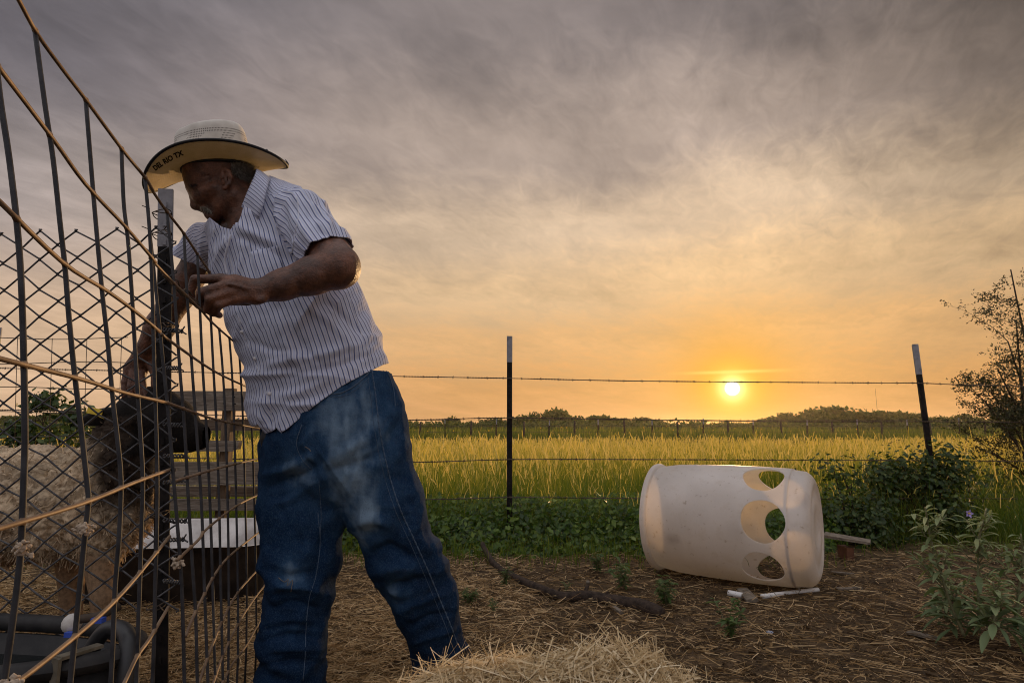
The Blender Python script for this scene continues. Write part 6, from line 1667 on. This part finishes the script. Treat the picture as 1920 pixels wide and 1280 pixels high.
for pts in ([(696, 689), (700, 705), (703, 718)],):
    P = [hit(bvj, u, v, .003) for u, v in pts]; P = [q[0] for q in P if q]
    if len(P) > 2: MB().tube(P, .0055, 6).build('belt_loop', M['denim'], jeans)
b = MB()
for pts in ([(523, 1083), (534, 1092), (541, 1086), (538, 1100)], [(541, 1098), (549, 1088), (546, 1106)], [(572, 836), (580, 841), (584, 846)]): trace(bvj, pts, .004, .0009, 4, b)
b.build('straw_bits', M['hay'] if False else M['board'], jeans)
# boots
def boot(heel, toe, h):
    heel, toe = np.asarray(heel, float), np.asarray(toe, float); f = Field(np.minimum(heel, toe) - [.1, .1, .02], np.maximum(heel, toe) + [.1, .1, h + .05], .006)
    dv = unit(toe - heel); sd = np.array([-dv[1], dv[0], 0])
    f.ecap(heel + [0, 0, .035], heel + dv * .15 + [0, 0, .045], .038, .038, .046, .040, sd, .02); f.ecap(heel + dv * .15 + [0, 0, .036], toe - dv * .04 + [0, 0, .026], .046, .036, .034, .024, sd, .02)
    f.cap(heel + dv * .03 + [0, 0, .05], heel + dv * .02 + [0, 0, h], .044, .046, .02); return f.mesh()
h1 = PX(556, 1285, 1.715); h1[2] = 0; Vq, Qq = boot(h1 + [.03, .02, 0], h1 + [-.17, -.15, 0], .10); obj('boot', npmesh('boot', Vq, Qq, mats=M['boot']), man)
h2 = PX(858, 1225, 1.905); h2[2] = 0; h2 = h2 + [.012, .02, 0]; Vq, Qq = boot(h2, h2 + [-.15, -.20, 0], .065); obj('boot', npmesh('boot', Vq, Qq, mats=M['boot']), man)
# dark pouch on the belt
c = PX(505, 822, 1.665); f = Field(c - .07, c + .07, .004); f.ell(c, (np.array([1.0, .3, 0]) / 1.044, np.array([-.3, 1.0, 0]) / 1.044, np.array([0, 0, 1.0])), (.024, .014, .036), .004); Vq, Qq = f.mesh()
tag(obj('belt_pouch', npmesh('belt_pouch', Vq, Qq, mats=M['holster'])), 'small black pouch on the belt just under the front shirt tail', 'pouch')

# --- hat
HC = PT(407.3, 315.6, HD); pa, ra_ = .1665, .0958
RH = rotz(.1708); hf_ = RH @ np.array([-math.cos(pa), 0, -math.sin(pa)]); hu0 = RH @ np.array([-math.sin(pa), 0, math.cos(pa)]); lat = math.cos(ra_) * (RH @ np.array([0, 1.0, 0])) + math.sin(ra_) * hu0; hup = unit(np.cross(lat, hf_)); hup = hup if hup[2] > 0 else -hup
nA, nB = 96, 16
def brim_pt(phi, s_):
    cf, sf = math.cos(phi), math.sin(phi)
    a, b_ = .095 + (.1992 - .095) * s_, .079 + (.1539 - .079) * s_
    side = abs(sf) ** 1.7
    h = s_ ** 1.9 * ((.0239 if sf < 0 else .0521) * side) - s_ ** 1.5 * (.0527 * max(cf, 0) ** 3 + .0063 * max(-cf, 0) ** 3) + .002 * s_ * math.sin(phi * 3 + .5)
    return HC + hf_ * (a * cf) + lat * (b_ * sf) + hup * h
V = np.array([brim_pt(2 * math.pi * i / nA, j / (nB - 1)) for j in range(nB) for i in range(nA)])
Fs = np.array([(j * nA + i, j * nA + (i + 1) % nA, (j + 1) * nA + (i + 1) % nA, (j + 1) * nA + i) for j in range(nB - 1) for i in range(nA)])
hat = obj('cowboy_hat', npmesh('cowboy_hat', V, Fs, mats=M['hat']), man); so = hat.modifiers.new('straw', 'SOLIDIFY'); so.thickness = .0025; so.offset = 0
bvhat = bvh_of(V, Fs)
edge = np.array([brim_pt(2 * math.pi * i / 96, 1.0) for i in range(97)])
MB().tube(edge, .0042, 8, False).build('edge_trim', M['black'], hat)
bk = brim_pt(math.pi - .06, 1.0); MB().tube(crom([bk, bk + hup * .008 - hf_ * .002, bk + hup * .020 + hf_ * .003], 4), [.004, .0038, .0036, .0034, .003, .0026, .0022, .0016, .0012], 6).build('trim_end', M['black'], hat)
mt_ = brim_pt(math.pi + .62, 1.0); MB().tube([mt_ - hup * .002, mt_ + hup * .007], [.0045, .002], 6).build('trim_end', M['black'], hat)
rows = []; aa, hh_ = [], []; nC = 72
for j, (t, sc) in enumerate([(0, 1.0), (.02, .995), (.04, .985), (.06, .975), (.075, .968), (.09, .955), (.102, .935), (.112, .90), (.119, .85), (.122, .78), (.121, .62), (.118, .42), (.116, .2), (.116, .02)]):
    for i in range(nC):
        ph = 2 * math.pi * i / nC; cf, sf = math.cos(ph), math.sin(ph); e = 2.25
        x = .097 * sc * (1 + (.13 * min(1, t / .05) if cf > 0 else 0)) * np.sign(cf) * abs(cf) ** (2 / e); y = .079 * sc * np.sign(sf) * abs(sf) ** (2 / e); z = t
        top = max(0, (t - .06) / .06)
        z += top * (.010 * (x / .097) * -1 * 0 - .012 * (x / .097) * .6) - (sc < .8) * .016 * math.exp(-(y / .018) ** 2) * (1 - sc * .5)
        dent = top * .016 * math.exp(-((abs(ph if ph < math.pi else ph - 2 * math.pi) - .85) / .33) ** 2); y *= 1 - dent * 9
        rows.append(HC + hf_ * x + lat * y + hup * (z - .002)); aa.append(ph if ph < math.pi else ph - 2 * math.pi); hh_.append(t)
Fs = [(j * nC + i, j * nC + (i + 1) % nC, (j + 1) * nC + (i + 1) % nC, (j + 1) * nC + i) for j in range(13) for i in range(nC)]
obj('crown', npmesh('crown', np.array(rows), np.array(Fs), mats=M['hat_crown'], attrs={'ang': np.array(aa), 'hgt': np.array(hh_)}), hat)
bd = np.array([HC + hf_ * (.0965 * math.cos(t)) + lat * (.0785 * math.sin(t)) - hup * .004 for t in np.linspace(0, 2 * math.pi, 61)])
MB().tube(bd, .0048, 7, False).build('sweat_band', M['black'], hat)
# lettering under the brim
tx_ = bpy.data.curves.new('lettering', 'FONT'); tx_.body = 'DEL RIO TX'; tx_.size = 1.0; tx_.offset = .045; tx_.resolution_u = 3
to = bpy.data.objects.new('lettering_tmp', tx_); COL.objects.link(to); dg = bpy.context.evaluated_depsgraph_get(); tme = bpy.data.meshes.new_from_object(to.evaluated_get(dg)); bpy.data.objects.remove(to)
bmt = bmesh.new(); bmt.from_mesh(tme); bmesh.ops.triangulate(bmt, faces=bmt.faces); bmesh.ops.subdivide_edges(bmt, edges=[e for e in bmt.edges if e.calc_length() > .12], cuts=2); bmesh.ops.triangulate(bmt, faces=bmt.faces)
co = np.array([v.co[:] for v in bmt.verts]); x0_, x1_ = co[:, 0].min(), co[:, 0].max(); ok = True
qa, qb, qc = np.array([291.0, 319.0]), np.array([312.0, 302.0]), np.array([345.0, 289.0])
for v, c in zip(bmt.verts, co):
    t = (c[0] - x0_) / (x1_ - x0_); p = qa * (1 - t) ** 2 + 2 * qb * t * (1 - t) + qc * t * t; tg = unit(2 * (1 - t) * (qb - qa) + 2 * t * (qc - qb)); nrm = np.array([tg[1], -tg[0]])
    q = p + nrm * c[1] * 13.5; h_ = hit(bvhat, q[0], q[1], .0024)
    if h_ is None: ok = False; continue
    v.co = h_[0]
bmt.to_mesh(tme); bmt.free(); tme.name = 'lettering'; tme.materials.clear(); tme.materials.append(M['ink'])
obj('lettering', tme, hat)
print('text ok', ok, 'script %.1f s' % (time.time() - T0))

# ------------------------------------------------------------------ thin evening haze
hm = bpy.data.materials.new('haze'); hm.use_nodes = True; hm.node_tree.nodes.clear()
vo = hm.node_tree.nodes.new('ShaderNodeVolumePrincipled'); vo.inputs['Density'].default_value = .00032; vo.inputs['Color'].default_value = (.95, .86, .72, 1); vo.inputs['Anisotropy'].default_value = .7
ho = hm.node_tree.nodes.new('ShaderNodeOutputMaterial'); hm.node_tree.links.new(vo.outputs[0], ho.inputs['Volume'])
MB().box((0, 1219, 4.1), (3010, 2570, 10.4)).build('haze', hm, smooth=False, kind='stuff')
